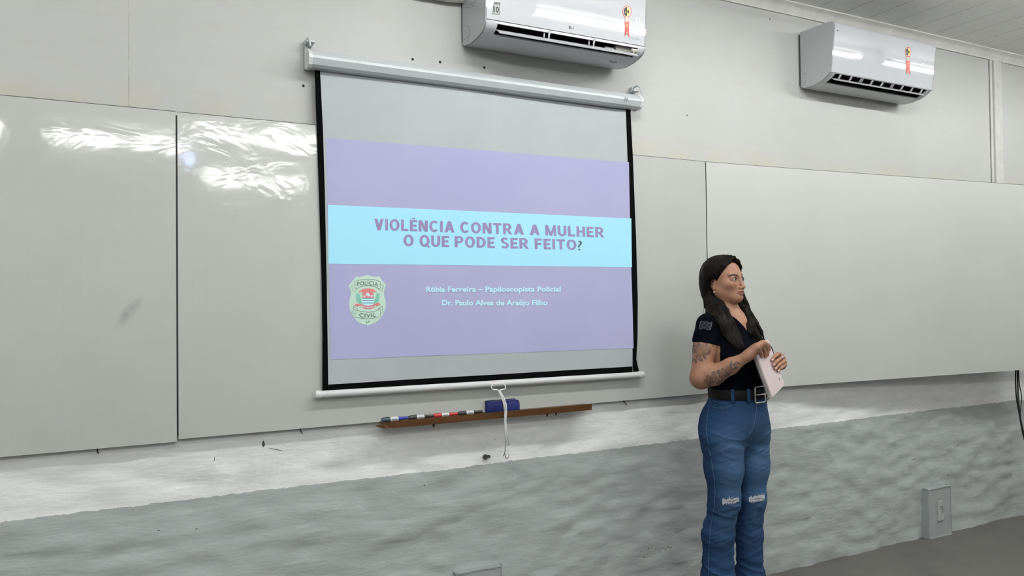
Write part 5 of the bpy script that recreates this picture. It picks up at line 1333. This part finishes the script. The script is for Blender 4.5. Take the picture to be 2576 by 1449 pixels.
def strand(pxs, off, r):
    sm_ = []
    for i in range(len(pxs)-1):
        p0, p1_, p2_, p3_ = (np.array(pxs[min(max(q, 0), len(pxs)-1)], float) for q in (i-1, i, i+1, i+2))
        for u in (0, .33, .66): sm_.append(.5*(2*p1_+(p2_-p0)*u+(2*p0-5*p1_+4*p2_-p3_)*u*u+(3*p1_-p0-3*p2_+p3_)*u**3))
    sm_.append(np.array(pxs[-1], float)); out = []; last = None
    for x, y in sm_:
        h_ = [h for h in (hit(HTr, x, y, off), hit(ST, x, y, off+.002)) if h is not None]
        if not h_:
            if last is None: continue
            p_ = PL(x, y, last[1])
        else:
            p_ = min(h_, key=lambda h: h[1])
            if last is not None: p_[1] = last[1]+max(-.012, min(.012, p_[1]-last[1]))
        out.append(p_); last = p_
    if len(out) > 3:
        n = len(out); strands.append(tube(out, [r*(1-.75*(i/(n-1))**2) for i in range(n)], 4))
for i in range(110):
    a = rn.random(); w_ = rn.uniform(-2, 2); pts = [(NLt[k][0]+(NRt[k][0]-NLt[k][0])*a+w_*k*.35+rn.uniform(-.8, .8), NLt[k][1]+(NRt[k][1]-NLt[k][1])*a) for k in range(7)]
    e = pts[-1]; s_ = np.array(pts[-1])-np.array(pts[-2]); s_ = s_/np.hypot(*s_); q = rn.uniform(-8, 9); pts.append((e[0]+s_[0]*q, e[1]+s_[1]*q)) if q > 1 else None
    strand(pts[rn.randint(0, 2):], .0008+.0012*rn.random(), .0011)
for i in range(70):
    a = rn.random(); w_ = rn.uniform(-1.5, 1.5); pts = [(FLt[k][0]+(FRt[k][0]-FLt[k][0])*a+w_*k*.35, FLt[k][1]+(FRt[k][1]-FLt[k][1])*a) for k in range(6)]
    e = pts[-1]; s_ = np.array(pts[-1])-np.array(pts[-2]); s_ = s_/np.hypot(*s_); q = rn.uniform(-4, 12); pts.append((e[0]+s_[0]*q, e[1]+s_[1]*q)) if q > 1 else None
    strand(pts[rn.randint(2, 3):], .0008+.0010*rn.random(), .0010)
for i in range(90):
    u = rn.random(); v_ = rn.random()
    strand([(1826-22*v_, 646+2*v_), (1812-26*v_+8*u, 655+6*u), (1797-24*v_+14*u, 678+10*u), (1783-14*v_+14*u, 705), (1777-10*v_+8*u, 735), (1780-8*v_, 765)][:rn.randint(4, 6)], .0006+.0008*rn.random(), .0008)
t = NT('dark_hair_strands'); tc_ = t.mapping((40, 40, 8)); t.base(t.ramp(t.noise(tc_, 3, 2), [(.3, (.002, .0018, .0018, 1)), (.8, (.014, .0095, .0075, 1))])).set(Roughness=.4); t.b.inputs['Specular IOR Level'].default_value = .10; M['strand'] = t.m
setp(pobj('hair_strands', join(*strands), M['strand'], hair, smooth=True), kind='stuff')
wisps = []
for pxs, y0 in (([(1773, 735), (1768, 765), (1771, 785), (1764, 795)], -.03), ([(1790, 652), (1800, 643.5), (1812, 641), (1818, 641.5)], -.01), ([(1864, 664), (1867, 672), (1868.5, 679)], -.02)):
    wisps.append(tube([PL(x, y, y0) for x, y in pxs], .0006, 4))
pobj('stray_hair', join(*wisps), M['hair'], hair)

# ---------------- notebook in her hands
book = thing('notebook', 'pale pink spiral notebook held upright against her front in both hands', 'notebook', tuple((Matrix.Translation(pb) @ Matrix.Rotation(prz, 4, 'Z')) @ Vector(tuple((NA+NC)/2))), prz)
BI = wmat(book).inverted() @ wmat(person)
eu = (NBv-NA); ev = (ND-NA)
def bk(u, v, d): return tuple(BI @ Vector(tuple(NA+eu*u+ev*v+nn*d)))
def slab(u0, u1, v0, v1, d0, d1):
    V = [bk(u, v, d) for d in (d0, d1) for u, v in ((u0, v0), (u1, v0), (u1, v1), (u0, v1))]
    return V, [(0, 1, 2, 3), (7, 6, 5, 4), (0, 4, 5, 1), (1, 5, 6, 2), (2, 6, 7, 3), (3, 7, 4, 0)]
M['pink'] = plain('pale_pink_card', (.66, .545, .56), .5, var=.02); M['pages'] = plain('paper_edges', (.55, .52, .50), .8, var=.1, scale=200)
cov = obj('cover', slab(0.03, 1, 0, 1, -.0012, 0), M['pink'], book, world=False)
obj('back_cover', slab(0.03, 1, 0, 1, -.0140, -.0128), M['pink'], book, world=False)
obj('page_block', slab(0.05, .985, .008, .992, -.0126, -.0014), M['pages'], book, world=False)
obj('cover_logo', slab(.80, .85, .80, .86, .0001, .0004), M['greyink'], cov, world=False)
rg = []
for k in range(34):
    v = .02+.96*k/33; pts = []
    for q in range(11):
        a = 2*math.pi*q/10; pts.append(bk(.035+.070*math.cos(a), v+.006*math.sin(a)*0+.004*q/10, -.007+.0105*math.sin(a)))
    rg.append(tube(pts, .0011, 5))
obj('spiral_binding', join(*rg), M['wire'], book, world=False, smooth=True)
